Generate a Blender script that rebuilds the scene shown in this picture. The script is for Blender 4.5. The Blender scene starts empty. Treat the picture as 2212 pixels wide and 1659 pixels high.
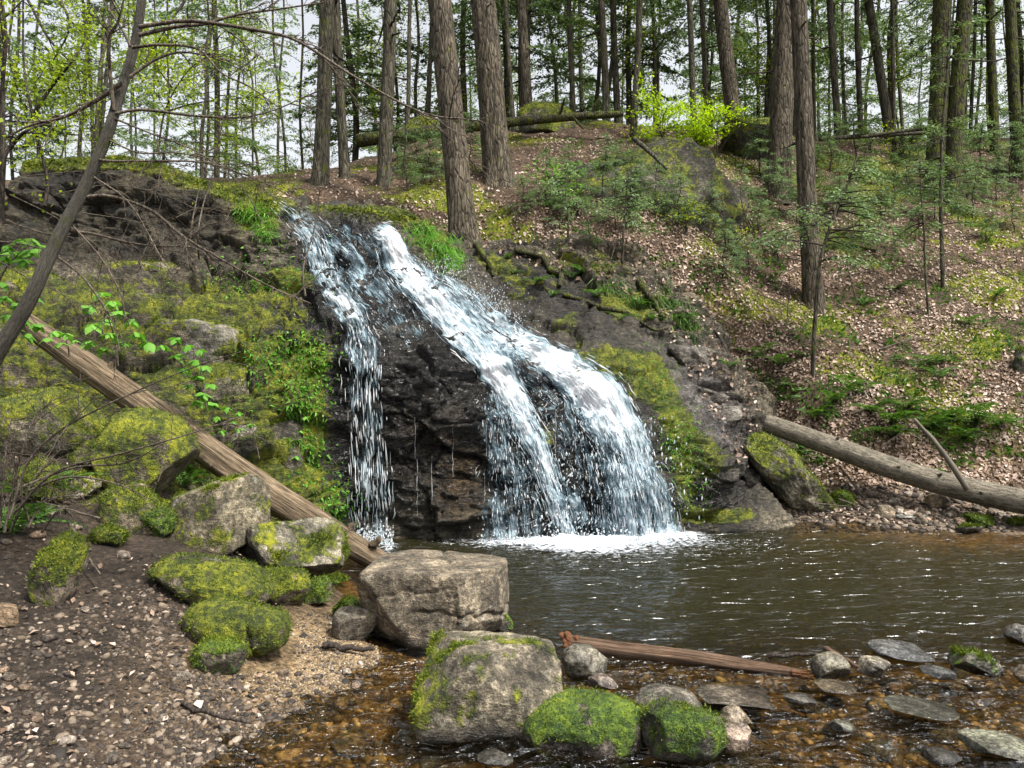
import bpy, math, random
import numpy as np
from mathutils import Vector, Matrix
from mathutils.bvhtree import BVHTree

rng = np.random.default_rng(7)
random.seed(7)
S = bpy.context.scene
COL = S.collection

# ------------------------------------------------------------------ camera, sky, sun, exposure
F = 1736.0            # focal length in pixels of a 2212 px wide picture
CX, CY, CZ = 1106.0, 829.5, 1.6
cam = bpy.data.cameras.new('camera'); cam_o = bpy.data.objects.new('camera', cam); COL.objects.link(cam_o)
cam.sensor_width = 36.0; cam.lens = 36.0 * F / 2212.0
cam.clip_start = 0.05; cam.clip_end = 900.0
cam_o.location = (0, 0, CZ); cam_o.rotation_euler = (math.radians(90), 0, 0)
S.camera = cam_o

SUN_EL, SUN_AZ = math.radians(58), math.radians(125)   # azimuth clockwise from +Y
w = bpy.data.worlds.new('World'); S.world = w; w.use_nodes = True
nt = w.node_tree; nt.nodes.clear()
sky = nt.nodes.new('ShaderNodeTexSky'); sky.sky_type = 'NISHITA'; sky.sun_disc = False
sky.sun_elevation = SUN_EL; sky.sun_rotation = SUN_AZ
sky.air_density = 1.0; sky.dust_density = 6.0; sky.ozone_density = 1.0; sky.altitude = 100
hs = nt.nodes.new('ShaderNodeHueSaturation'); hs.inputs['Saturation'].default_value = 0.22
hs.inputs['Value'].default_value = 1.0
bg = nt.nodes.new('ShaderNodeBackground'); bg.inputs['Strength'].default_value = 0.15
ou = nt.nodes.new('ShaderNodeOutputWorld')
nt.links.new(sky.outputs[0], hs.inputs['Color']); nt.links.new(hs.outputs[0], bg.inputs['Color'])
nt.links.new(bg.outputs[0], ou.inputs[0])
sl = bpy.data.lights.new('sun', 'SUN'); sl.energy = 2.8; sl.angle = math.radians(5); sl.color = (1.0, 0.95, 0.86)
so = bpy.data.objects.new('sun', sl); COL.objects.link(so)
sd = Vector((math.sin(SUN_AZ) * math.cos(SUN_EL), math.cos(SUN_AZ) * math.cos(SUN_EL), math.sin(SUN_EL)))
so.rotation_euler = sd.to_track_quat('Z', 'Y').to_euler(); so.location = sd * 40
S.view_settings.view_transform = 'Standard'; S.view_settings.look = 'None'
S.view_settings.exposure = 1.1; S.view_settings.gamma = 1.0
S.cycles.max_bounces = 6; S.cycles.diffuse_bounces = 3; S.cycles.glossy_bounces = 3
S.cycles.transmission_bounces = 4; S.cycles.transparent_max_bounces = 12
S.cycles.caustics_reflective = False; S.cycles.caustics_refractive = False
S.cycles.sample_clamp_indirect = 4.0
S.cycles.use_denoising = True

# ------------------------------------------------------------------ numeric helpers
def P(u, v, Y):                     # pixel of the 2212x1659 picture at depth Y -> world
    u = np.asarray(u, float); v = np.asarray(v, float); Y = np.asarray(Y, float)
    return np.stack([(u - CX) / F * Y, Y + 0 * u, CZ - (v - CY) / F * Y], -1)
def uv_of(p):
    y = np.maximum(p[..., 1], 0.05)
    return CX + p[..., 0] / y * F, CY - (p[..., 2] - CZ) / y * F

_perm = np.random.default_rng(11).permutation(512).astype(np.int64)
_grad = np.random.default_rng(12).normal(size=(512, 3)); _grad /= np.linalg.norm(_grad, axis=1)[:, None]
def pn(p, seed=0):
    p = np.asarray(p, float) + seed * 17.31
    i = np.floor(p).astype(np.int64); f = p - i
    t = f * f * f * (f * (f * 6 - 15) + 10)
    r = np.zeros(p.shape[:-1])
    for dx in (0, 1):
        wx = t[..., 0] if dx else 1 - t[..., 0]
        for dy in (0, 1):
            wy = t[..., 1] if dy else 1 - t[..., 1]
            for dz in (0, 1):
                wz = t[..., 2] if dz else 1 - t[..., 2]
                h = _perm[(i[..., 0] + dx) & 511]
                h = _perm[(h + i[..., 1] + dy) & 511]
                h = _perm[(h + i[..., 2] + dz) & 511]
                g = _grad[h]
                d = g[..., 0] * (f[..., 0] - dx) + g[..., 1] * (f[..., 1] - dy) + g[..., 2] * (f[..., 2] - dz)
                r += wx * wy * wz * d
    return r * 1.5
def fbm(p, o=4, seed=0, gain=0.5, lac=2.03):
    p = np.asarray(p, float); r = 0; a = 1.0
    for k in range(o):
        r = r + a * pn(p, seed + k); p = p * lac; a *= gain
    return r
def ridged(p, o=4, seed=0):
    p = np.asarray(p, float); r = 0; a = 1.0
    for k in range(o):
        r = r + a * (1 - 2 * np.abs(pn(p, seed + k))); p = p * 2.1; a *= .5
    return r / 1.9
def sstep(a, b, x):
    t = np.clip((x - a) / (b - a), 0, 1); return t * t * (3 - 2 * t)
def cells(q, seed=0):
    """2-D Voronoi: distance to nearest and second, random number and offset of the nearest cell"""
    i0 = np.floor(q).astype(np.int64); d1 = np.full(q.shape[:-1], 9.); d2 = d1.copy(); rid = np.zeros(q.shape[:-1], np.int64); off = np.zeros(q.shape)
    for dx in (-1, 0, 1):
        for dy in (-1, 0, 1):
            c = i0 + np.array([dx, dy]); h = _perm[(_perm[(c[..., 0] + seed * 13) & 511] + c[..., 1]) & 511]
            f = c + np.stack([(h % 64) / 64., (h // 8) / 64.], -1) * .9 + .05; v = q - f; d = np.sqrt((v ** 2).sum(-1))
            n = d < d1; d2 = np.where(n, d1, np.minimum(d2, d)); rid = np.where(n, h, rid); off = np.where(n[..., None], v, off); d1 = np.minimum(d1, d)
    r = (_perm[(rid * 7 + 3) & 511] / 511., _perm[(rid * 5 + 11) & 511] / 511. - .5, _perm[(rid * 3 + 29) & 511] / 511. - .5)
    return d1, d2, r, off
def rbf(pts, val, c=0.25, lam=1e-3):
    pts = np.asarray(pts, float); val = np.asarray(val, float); n = len(pts)
    d = np.sqrt(((pts[:, None] - pts[None]) ** 2).sum(-1) + c * c)
    A = np.zeros((n + 3, n + 3)); A[:n, :n] = d - np.eye(n) * lam
    A[:n, n] = 1; A[:n, n + 1:] = pts; A[n, :n] = 1; A[n + 1:, :n] = pts.T
    s = np.linalg.lstsq(A, np.concatenate([val, np.zeros(3)]), rcond=None)[0]
    def f(q):
        sh = q.shape[:-1]; q = q.reshape(-1, 2); out = np.empty(len(q))
        for k in range(0, len(q), 20000):
            b = q[k:k + 20000]
            dd = np.sqrt(((b[:, None] - pts[None]) ** 2).sum(-1) + c * c)
            out[k:k + 20000] = dd @ s[:n] + s[n] + b @ s[n + 1:]
        return out.reshape(sh)
    return f

# ------------------------------------------------------------------ mesh helpers
def mesh(name, V, polys, attrs=None, smooth=True, uv=None):
    """polys: list of integer arrays, each (n, k)"""
    if not isinstance(polys, (list, tuple)): polys = [polys]
    polys = [np.asarray(q, np.int32) for q in polys if len(q)]
    V = np.asarray(V, np.float32)
    me = bpy.data.meshes.new(name)
    me.vertices.add(len(V)); me.vertices.foreach_set('co', V.ravel())
    nl = sum(q.size for q in polys); npoly = sum(len(q) for q in polys)
    me.loops.add(nl); me.polygons.add(npoly)
    me.loops.foreach_set('vertex_index', np.concatenate([q.ravel() for q in polys]))
    st = []; o = 0
    for q in polys:
        st.append(o + np.arange(len(q), dtype=np.int32) * q.shape[1]); o += q.size
    me.polygons.foreach_set('loop_start', np.concatenate(st).astype(np.int32))
    if smooth: me.polygons.foreach_set('use_smooth', np.ones(npoly, bool))
    for k, a in (attrs or {}).items():
        a = np.asarray(a, np.float32)
        if a.ndim == 2:
            if a.shape[1] == 3: a = np.concatenate([a, np.ones((len(a), 1), np.float32)], 1)
            at = me.attributes.new(k, 'FLOAT_COLOR', 'POINT'); at.data.foreach_set('color', a.ravel())
        else:
            at = me.attributes.new(k, 'FLOAT', 'POINT'); at.data.foreach_set('value', a)
    if uv is not None:
        ul = me.uv_layers.new(name='flow'); vi = np.concatenate([q.ravel() for q in polys])
        ul.data.foreach_set('uv', np.asarray(uv, np.float32)[vi].ravel())
    me.update(); me.validate()
    return me
def link(name, me, mat=None, parent=None, loc=(0, 0, 0), rot=(0, 0, 0), scale=(1, 1, 1)):
    o = bpy.data.objects.new(name, me); COL.objects.link(o)
    if mat is not None and me is not None and not me.materials: me.materials.append(mat)
    o.location = loc; o.rotation_euler = rot; o.scale = scale
    if parent is not None: o.parent = parent
    return o
def tag(o, label=None, cat=None, group=None, kind=None):
    if label: o['label'] = label
    if cat: o['category'] = cat
    if group: o['group'] = group
    if kind: o['kind'] = kind
    return o
def empty(name, loc=(0, 0, 0), **k):
    o = bpy.data.objects.new(name, None); COL.objects.link(o); o.location = loc; o.empty_display_size = .1
    return tag(o, **k)
def gridfaces(nr, nc, wrap=False):
    r = np.arange(nr - 1)[:, None]; c = np.arange(nc if wrap else nc - 1)[None]
    c2 = (c + 1) % nc
    return np.stack([r * nc + c, r * nc + c2, (r + 1) * nc + c2, (r + 1) * nc + c], -1).reshape(-1, 4)
def smooth_path(pts, n):
    pts = np.asarray(pts, float); k = len(pts)
    if k == 2:
        t = np.linspace(0, 1, n)[:, None]; return pts[0] * (1 - t) + pts[1] * t
    q = np.vstack([2 * pts[0] - pts[1], pts, 2 * pts[-1] - pts[-2]])
    s = np.linspace(0, k - 1 - 1e-6, n); i = s.astype(int); t = (s - i)[:, None]
    a, b, c, d = q[i], q[i + 1], q[i + 2], q[i + 3]
    return .5 * (2 * b + (c - a) * t + (2 * a - 5 * b + 4 * c - d) * t * t + (3 * b - a - 3 * c + d) * t ** 3)
class MB:
    """collects geometry of ONE part"""
    def __init__(s): s.V = []; s.Q = []; s.T = []; s.n = 0; s.A = {}
    def add(s, V, quads=None, tris=None, **attrs):
        V = np.asarray(V, float)
        if quads is not None and len(quads): s.Q.append(np.asarray(quads) + s.n)
        if tris is not None and len(tris): s.T.append(np.asarray(tris) + s.n)
        for k, a in attrs.items(): s.A.setdefault(k, []).append(np.broadcast_to(np.asarray(a, float), (len(V),) + np.shape(a)[1:]) if np.ndim(a) else np.full(len(V), float(a)))
        s.V.append(V); s.n += len(V)
    def tube(s, pts, rad, sides=6, lump=0.0, seed=0, cap=True, rfun=None, **attrs):
        pts = np.asarray(pts, float); n = len(pts); rad = np.broadcast_to(np.asarray(rad, float), (n,))
        T = np.gradient(pts, axis=0); T /= np.linalg.norm(T, axis=1)[:, None] + 1e-9
        ref = np.array([0, 0, 1.]) if abs(T[:, 2]).mean() < .8 else np.array([0, 1., 0])
        X = np.cross(T, ref); X /= np.linalg.norm(X, axis=1)[:, None] + 1e-9
        Yv = np.cross(T, X)
        a = np.arange(sides) / sides * 2 * math.pi
        R = np.repeat(rad[:, None], sides, 1)
        if lump:
            c = np.stack([np.cos(a)[None] * 1.3 + 0 * R, np.sin(a)[None] * 1.3 + 0 * R, (np.arange(n) / max(n - 1, 1) * 5)[:, None] + 0 * R], -1)
            R = R * (1 + lump * fbm(c, 3, seed))
        if rfun is not None: R = R * rfun(np.arange(n) / max(n - 1, 1), a)
        V = pts[:, None] + R[..., None] * (X[:, None] * np.cos(a)[None, :, None] + Yv[:, None] * np.sin(a)[None, :, None])
        V = V.reshape(-1, 3); q = gridfaces(n, sides, True)
        tr = []
        if cap:
            V = np.vstack([V, pts[0], pts[-1]]); b = n * sides
            i = np.arange(sides); j = (i + 1) % sides
            tr = np.vstack([np.stack([j, i, np.full(sides, b)], 1), np.stack([i + (n - 1) * sides, j + (n - 1) * sides, np.full(sides, b + 1)], 1)])
        s.add(V, q, tr, **attrs)
    def build(s, name, mat, parent=None, smooth=True, **k):
        V = np.vstack(s.V); polys = []
        if s.Q: polys.append(np.vstack(s.Q))
        if s.T: polys.append(np.vstack(s.T))
        me = mesh(name, V, polys, {k2: np.concatenate(a) for k2, a in s.A.items()}, smooth)
        return link(name, me, mat, parent, **k)

# ------------------------------------------------------------------ materials
def new_mat(name):
    m = bpy.data.materials.new(name); m.use_nodes = True; m.node_tree.nodes.clear(); return m, m.node_tree
class NB:
    def __init__(s, nt): s.nt = nt
    def n(s, t, ins=None, **k):
        nd = s.nt.nodes.new('ShaderNode' + t)
        for a, v in k.items(): setattr(nd, a, v)
        for i, v in (ins or {}).items():
            if hasattr(v, 'is_linked') or isinstance(v, bpy.types.NodeSocket): s.nt.links.new(v, nd.inputs[i])
            else: nd.inputs[i].default_value = v
        return nd
    def pos(s): return s.n('NewGeometry').outputs['Position']
    def obj(s): return s.n('TexCoord').outputs['Object']
    def noise(s, vec, scale, detail=4, rough=.55, dist=0.0):
        return s.n('TexNoise', {'Vector': vec, 'Scale': scale, 'Detail': detail, 'Roughness': rough, 'Distortion': dist}).outputs[0]
    def mapv(s, vec, scale=(1, 1, 1), rot=(0, 0, 0)):
        return s.n('Mapping', {'Vector': vec, 'Scale': scale, 'Rotation': rot}).outputs[0]
    def ramp(s, fac, stops, interp='LINEAR'):
        r = s.n('ValToRGB', {'Fac': fac}); r.color_ramp.interpolation = interp
        e = r.color_ramp.elements
        while len(e) < len(stops): e.new(0.5)
        for q, (p_, c) in zip(e, stops):
            q.position = p_; q.color = (c, c, c, 1) if not isinstance(c, (tuple, list)) else tuple(c) + (1,)
        return r.outputs[0]
    def math(s, op, a, b=0.5, clamp=False):
        return s.n('Math', {0: a, 1: b}, operation=op, use_clamp=clamp).outputs[0]
    def mix(s, fac, a, b, mode='MIX'):
        nd = s.n('MixRGB', {'Fac': fac, 'Color1': a, 'Color2': b}, blend_type=mode); return nd.outputs[0]
    def attr(s, name): 
        a = s.n('Attribute', attribute_name=name); return a
    def bump(s, h, strength, dist, normal=None):
        i = {'Height': h, 'Strength': strength, 'Distance': dist}
        if normal is not None: i['Normal'] = normal
        return s.n('Bump', i).outputs[0]
    def out(s, sh): s.n('OutputMaterial', {'Surface': sh})
def c4(c): return tuple(c) + (1.0,)

MOSS = [(0.0, (.013, .020, .003)), (.35, (.050, .068, .005)), (.6, (.145, .165, .007)), (1.0, (.35, .34, .015))]
MOSSG = [(0.0, (.008, .020, .003)), (.35, (.034, .072, .006)), (.6, (.098, .158, .010)), (1.0, (.25, .31, .018))]
def mat_rock(name, moss=MOSS, bump=0.9, scale=1.0, rough=.85, lich=True, coldist=1.0, crack=.35, stb=.5):
    m, t = new_mat(name); b = NB(t); p = b.pos()
    col = b.attr('col').outputs['Color']; mo = b.attr('moss').outputs['Fac']; wet = b.attr('wet').outputs['Fac']
    n1 = b.noise(p, 5 * scale, 6, .62); n2 = b.noise(p, 26 * scale, 5, .7); n3 = b.noise(p, 95 * scale, 3, .6)
    v = b.ramp(n1, [(.36, .4), (.5, .95), (.64, 1.7)]); v2 = b.ramp(n2, [(.36, .3), (.5, .9), (.64, 1.9)])
    base = b.mix(coldist, b.mix(1.0, col, c4((.66, .63, .56)), 'MULTIPLY'), v, 'MULTIPLY'); base = b.mix(.85, base, v2, 'MULTIPLY')
    v3 = b.ramp(n3, [(.36, .45), (.64, 1.55)]); base = b.mix(.7, base, v3, 'MULTIPLY')
    st = b.noise(b.mapv(p, (.8, .8, 3.6), (.12, .1, 0)), 7 * scale, 7, .72, .7); cr = b.ramp(b.math('ABSOLUTE', b.math('SUBTRACT', st, .5)), [(0.0, .12), (.035, 1.0)]); base = b.mix(crack, base, cr, 'MULTIPLY')
    if lich:
        ln = b.noise(p, 13 * scale, 5, .7, .6); lf = b.ramp(ln, [(.60, 0.0), (.66, .75)])
        lf = b.math('MULTIPLY', lf, b.math('SUBTRACT', .75, wet, True))
        base = b.mix(lf, base, c4((.30, .30, .25)))
    mn = b.math('ADD', b.math('MULTIPLY', b.noise(p, 3.6 * scale, 4, .6, .3), .55), b.math('MULTIPLY', b.noise(p, 14 * scale, 5, .7, .3), .45))
    mm = b.math('ADD', mo, b.math('MULTIPLY', b.math('SUBTRACT', mn, .5), 3.0))
    mf = b.ramp(mm, [(.14, 0.0), (.30, 1.0)])
    mc = b.ramp(b.math('ADD', b.math('MULTIPLY', n1, .45), b.math('MULTIPLY', n2, .55)), [(q * .30 + .35, c) for q, c in moss])
    base2 = b.mix(mf, base, mc)
    h = b.math('ADD', b.math('MULTIPLY', n2, .7), b.math('MULTIPLY', n3, .25))
    h = b.math('ADD', h, b.math('MULTIPLY', mf, b.math('ADD', .15, b.math('MULTIPLY', n3, .6))))
    h = b.math('ADD', h, b.math('MULTIPLY', n1, 1.0)); h = b.math('ADD', h, b.math('MULTIPLY', st, stb)); h = b.math('ADD', h, b.math('MULTIPLY', cr, .12 * crack))
    nrm = b.bump(h, bump, .05 / scale)
    r = b.math('SUBTRACT', rough, b.math('MULTIPLY', wet, b.math('SUBTRACT', .62, b.math('MULTIPLY', mf, .3))))
    pr = b.n('BsdfPrincipled', {'Base Color': base2, 'Roughness': r, 'Normal': nrm})
    pr.inputs['Specular IOR Level'].default_value = .45
    b.out(pr.outputs[0]); return m

def mat_bark(name, dark, light, moss=0.0, vs=1.0, bump=1.0):
    m, t = new_mat(name); b = NB(t); p = b.obj(); wp = b.pos()
    q = b.mapv(p, (1, 1, .16)); 
    n1 = b.noise(q, 26 * vs, 6, .65, .4); n2 = b.noise(q, 70 * vs, 4, .7); n3 = b.noise(wp, 3.0, 4, .6)
    vo = b.n('TexVoronoi', {'Vector': b.mapv(p, (1, 1, .2)), 'Scale': 20 * vs}, feature='DISTANCE_TO_EDGE').outputs[0]
    f = b.ramp(n1, [(.36, 0.0), (.62, 1.0)])
    c = b.mix(f, c4(dark), c4(light)); c = b.mix(.8, c, b.ramp(n2, [(.3, .45), (.7, 1.5)]), 'MULTIPLY')
    c = b.mix(.7, c, b.ramp(vo, [(0.0, .35), (.12, 1.0)]), 'MULTIPLY')
    c = b.mix(.6, c, b.ramp(n3, [(.3, .6), (.7, 1.4)]), 'MULTIPLY')
    mf = b.ramp(b.math('ADD', b.noise(wp, 7, 5, .7), moss), [(.62, 0.0), (.74, 1.0)])
    c = b.mix(mf, c, b.ramp(n2, [(.3, (.03, .04, .006)), (.7, (.11, .13, .015))]))
    h = b.math('ADD', n1, b.math('MULTIPLY', b.ramp(vo, [(0, 0.0), (.15, 1.0)]), .6)); h = b.math('ADD', h, b.math('MULTIPLY', n2, .5))
    pr = b.n('BsdfPrincipled', {'Base Color': c, 'Roughness': .9, 'Normal': b.bump(h, bump, .03)})
    pr.inputs['Specular IOR Level'].default_value = .2
    b.out(pr.outputs[0]); return m

def mat_leaf(name, stops, trans=.35, rough=.6, spec=.3):
    m, t = new_mat(name); b = NB(t)
    g = b.n('NewGeometry'); rnd = g.outputs['Random Per Island']
    n = b.noise(b.pos(), 1.7, 3)
    f = b.math('ADD', b.math('MULTIPLY', rnd, .7), b.math('MULTIPLY', b.ramp(n, [(.3, 0.0), (.7, 1.0)]), .3))
    c = b.ramp(f, stops)
    pr = b.n('BsdfPrincipled', {'Base Color': c, 'Roughness': rough}); pr.inputs['Specular IOR Level'].default_value = spec
    tr = b.n('BsdfTranslucent', {'Color': b.mix(1.0, c, c4((1.25, 1.3, .7)), 'MULTIPLY')})
    mx = b.n('MixShader', {0: trans, 1: pr.outputs[0], 2: tr.outputs[0]})
    b.out(mx.outputs[0]); return m

def mat_island(name, stops, rough=.8, bump=.4, scale=60, spec=.4, vary=.6):
    m, t = new_mat(name); b = NB(t); g = b.n('NewGeometry'); p = b.pos()
    c = b.ramp(g.outputs['Random Per Island'], stops)
    n = b.noise(p, scale, 4, .65)
    c = b.mix(vary, c, b.ramp(n, [(.3, .45), (.7, 1.5)]), 'MULTIPLY')
    pr = b.n('BsdfPrincipled', {'Base Color': c, 'Roughness': rough, 'Normal': b.bump(n, bump, .01)})
    pr.inputs['Specular IOR Level'].default_value = spec
    b.out(pr.outputs[0]); return m

def mat_ground():
    m, t = new_mat('ground_soil'); b = NB(t); p = b.pos()
    col = b.attr('col').outputs['Color']; mo = b.attr('moss').outputs['Fac']; wet = b.attr('wet').outputs['Fac']
    n1 = b.noise(p, 4, 6, .65); n2 = b.noise(p, 30, 5, .7); n3 = b.noise(p, 120, 3, .6)
    vo = b.n('TexVoronoi', {'Vector': p, 'Scale': 38.0}); 
    c = b.mix(.9, b.mix(1.0, col, c4((.72, .68, .62)), 'MULTIPLY'), b.ramp(n1, [(.36, .45), (.64, 1.55)]), 'MULTIPLY'); c = b.mix(.9, c, b.ramp(n2, [(.35, .25), (.5, .95), (.65, 1.9)]), 'MULTIPLY')
    c = b.mix(.5, c, b.ramp(vo.outputs['Color'], [(0, .5), (1, 1.6)]), 'MULTIPLY')
    mm = b.math('ADD', mo, b.math('MULTIPLY', b.math('SUBTRACT', b.noise(p, 6, 6, .72, .4), .5), 2.0))
    mf = b.ramp(mm, [(.14, 0.0), (.30, 1.0)])
    mc = b.ramp(b.math('ADD', b.math('MULTIPLY', n1, .4), b.math('MULTIPLY', n2, .6)), [(q * .30 + .35, cc) for q, cc in MOSS])
    c = b.mix(mf, c, mc)
    h = b.math('ADD', n2, b.math('MULTIPLY', n3, .4)); h = b.math('ADD', h, b.math('MULTIPLY', n1, 1.0)); h = b.math('ADD', h, b.math('MULTIPLY', mf, .5))
    r = b.math('SUBTRACT', .95, b.math('MULTIPLY', wet, .4))
    pr = b.n('BsdfPrincipled', {'Base Color': c, 'Roughness': r, 'Normal': b.bump(h, 1.0, .035)}); pr.inputs['Specular IOR Level'].default_value = .3
    b.out(pr.outputs[0]); return m

def mat_pool():
    m, t = new_mat('pool_water'); b = NB(t); p = b.pos()
    rf = b.attr('riffle').outputs['Fac']
    n1 = b.noise(b.mapv(p, (1.0, 1.9, 1)), 3.4, 2, .5, 1.0); n2 = b.noise(b.mapv(p, (1, 1.7, 1)), 11, 2, .5, .6)
    h = b.math('ADD', n1, b.math('MULTIPLY', n2, .26))
    st = b.math('ADD', .7, b.math('MULTIPLY', rf, .3))
    ds = b.math('ADD', .16, b.math('MULTIPLY', rf, .28))
    nrm = b.bump(h, st, ds)
    gl = b.n('BsdfGlossy', {'Color': c4((.92, .96, 1.0)), 'Roughness': .17, 'Normal': nrm})
    fr = b.n('Fresnel', {'IOR': 1.33, 'Normal': nrm}).outputs[0]
    fac = b.math('ADD', b.math('MULTIPLY', fr, .74), .012, True)
    dp = b.attr('deep').outputs['Fac']
    tc = b.mix(dp, c4((.80, .70, .48)), c4((.24, .21, .07)))
    tr = b.n('BsdfTransparent', {'Color': tc})
    df = b.n('BsdfDiffuse', {'Color': c4((.036, .032, .010))})
    m0 = b.n('MixShader', {0: b.math('MULTIPLY', dp, .30), 1: tr.outputs[0], 2: df.outputs[0]})
    m1 = b.n('MixShader', {0: fac, 1: m0.outputs[0], 2: gl.outputs[0]})
    b.out(m1.outputs[0]); return m

def mat_fall():
    """broken sheet of falling water: white where dense, open between the streaks"""
    m, t = new_mat('fall_water'); b = NB(t)
    uvn = b.n('UVMap', uv_map='flow').outputs[0]
    den = b.attr('dens').outputs['Fac']
    s1 = b.noise(b.mapv(uvn, (20, 2.4, 1)), 1.0, 6, .66, 1.2); s2 = b.noise(b.mapv(uvn, (85, 6.0, 1)), 1.0, 3, .6, .5)
    s = b.math('ADD', b.math('MULTIPLY', s1, .62), b.math('MULTIPLY', s2, .38))
    a = b.math('ADD', b.math('MULTIPLY', b.math('SUBTRACT', s, .5), 2.4), den)
    alpha = b.ramp(a, [(.26, 0.0), (.50, .38), (.85, .97)])
    c = b.ramp(a, [(.40, (.20, .32, .40)), (.62, (.38, .52, .60)), (.85, (.68, .77, .83)), (1.0, (.92, .91, .94))])
    nrm = b.bump(b.math('ADD', s, b.math('MULTIPLY', b.noise(b.pos(), 45, 3, .6), .25)), 1.0, .07)
    pr = b.n('BsdfPrincipled', {'Base Color': c, 'Roughness': .5, 'Normal': nrm}); pr.inputs['Specular IOR Level'].default_value = .4
    tl = b.n('BsdfTranslucent', {'Color': c})
    w_ = b.n('MixShader', {0: .3, 1: pr.outputs[0], 2: tl.outputs[0]})
    tr = b.n('BsdfTransparent')
    mx = b.n('MixShader', {0: alpha, 1: tr.outputs[0], 2: w_.outputs[0]})
    b.out(mx.outputs[0]); return m
def mat_drop():
    m, t = new_mat('water_drops'); b = NB(t); g = b.n('NewGeometry')
    c = b.ramp(g.outputs['Random Per Island'], [(0, (.45, .58, .65)), (.45, (.78, .86, .9)), (.7, (.96, .96, .98))])
    pr = b.n('BsdfPrincipled', {'Base Color': c, 'Roughness': .2}); pr.inputs['Specular IOR Level'].default_value = .6
    tl = b.n('BsdfTranslucent', {'Color': c})
    w_ = b.n('MixShader', {0: .35, 1: pr.outputs[0], 2: tl.outputs[0]}); tr = b.n('BsdfTransparent')
    mx = b.n('MixShader', {0: .48, 1: tr.outputs[0], 2: w_.outputs[0]}); b.out(mx.outputs[0]); return m
def mat_foam():
    m, t = new_mat('foam'); b = NB(t); p = b.pos(); d = b.attr('dens').outputs['Fac']
    n = b.noise(b.mapv(p, (1, 1.6, 1)), 16, 6, .72, .5)
    a = b.math('ADD', b.math('MULTIPLY', b.math('SUBTRACT', n, .5), 3.6), d)
    al = b.ramp(a, [(.30, 0.0), (.55, .4), (.95, .95)])
    pr = b.n('BsdfPrincipled', {'Base Color': c4((.74, .79, .84)), 'Roughness': .4, 'Normal': b.bump(n, .9, .05)})
    tr = b.n('BsdfTransparent'); mx = b.n('MixShader', {0: al, 1: tr.outputs[0], 2: pr.outputs[0]})
    b.out(mx.outputs[0]); return m
def mat_wood(name, dark, mid, light, axis_scale=.35, moss=0.0):
    """barkless weathered wood; mesh carries 'along' (m) and 'ang' attributes"""
    m, t = new_mat(name); b = NB(t)
    al = b.attr('along').outputs['Fac']; an = b.attr('ang').outputs['Fac']
    sx = b.math('SINE', an); cx = b.math('COSINE', an)
    vec = b.n('CombineXYZ', {0: sx, 1: cx, 2: b.math('MULTIPLY', al, axis_scale)}).outputs[0]
    n1 = b.noise(vec, 6, 6, .65, .3); n2 = b.noise(vec, 22, 5, .65, .2); n3 = b.noise(b.pos(), 5, 4)
    c = b.ramp(b.math('ADD', b.math('MULTIPLY', n1, .5), b.math('MULTIPLY', n2, .5)), [(.40, dark), (.49, mid), (.60, light)])
    c = b.mix(.6, c, b.ramp(n3, [(.3, .55), (.7, 1.4)]), 'MULTIPLY')
    mf = b.ramp(b.math('ADD', b.noise(b.pos(), 8, 5, .7), moss), [(.64, 0.0), (.74, 1.0)])
    c = b.mix(mf, c, b.ramp(n2, [(.3, (.03, .045, .006)), (.7, (.12, .14, .014))]))
    h = b.math('ADD', b.math('MULTIPLY', n1, .7), n2)
    pr = b.n('BsdfPrincipled', {'Base Color': c, 'Roughness': .75, 'Normal': b.bump(h, 1.0, .03)}); pr.inputs['Specular IOR Level'].default_value = .3
    b.out(pr.outputs[0]); return m

M = {}
M['ground'] = mat_ground()
M['rock'] = mat_rock('mossy_rock')
M['rock_green'] = mat_rock('green_mossy_rock', MOSSG)
M['cliff'] = mat_rock('wet_cliff_rock', MOSS, 1.0, .8, .8, False, 1.0, .8, 1.6)
M['stone'] = mat_rock('stream_stone', MOSSG, .5, 1.6, .6)
M['pool'] = mat_pool(); M['fall'] = mat_fall(); M['drop'] = mat_drop(); M['foam'] = mat_foam()
M['bark'] = mat_bark('furrowed_bark', (.022, .018, .013), (.15, .125, .09), .02)
M['bark_far'] = mat_bark('shaded_bark', (.026, .024, .017), (.12, .108, .078), .06, 1.0, .8)
M['bark_moss'] = mat_bark('mossy_bark', (.018, .017, .011), (.07, .062, .04), .16)

M['twig'] = mat_bark('twig_bark', (.035, .028, .022), (.16, .13, .10), -.1, 3.0, .3)
M['twig_dark'] = mat_bark('dark_twig_bark', (.015, .012, .01), (.07, .055, .045), -.1, 3.0, .3)

M['log_wood'] = mat_wood('weathered_log_wood', (.022, .015, .009), (.145, .102, .06), (.34, .26, .17), moss=-.03)
M['log_bark'] = mat_wood('grey_log_bark', (.03, .025, .018), (.15, .13, .095), (.30, .265, .2), 1.6, -.12)
M['bark_smooth'] = mat_wood('smooth_grey_bark', (.028, .025, .019), (.095, .086, .064), (.2, .185, .15), 4.0, .06)
M['drift'] = mat_wood('driftwood', (.024, .013, .008), (.15, .085, .048), (.34, .23, .155), moss=-.2)
M['redwood'] = mat_wood('split_red_wood', (.06, .02, .01), (.28, .11, .045), (.46, .22, .10), moss=-.3)
M['hemlock'] = mat_leaf('hemlock_needles', [(0, (.018, .040, .016)), (.35, (.064, .115, .048)), (.7, (.14, .205, .085)), (1, (.26, .33, .155))])
M['hemlock_pale'] = mat_leaf('pale_hemlock_needles', [(0, (.034, .068, .034)), (.35, (.10, .165, .08)), (.7, (.21, .30, .155)), (1, (.36, .46, .27))])
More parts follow.
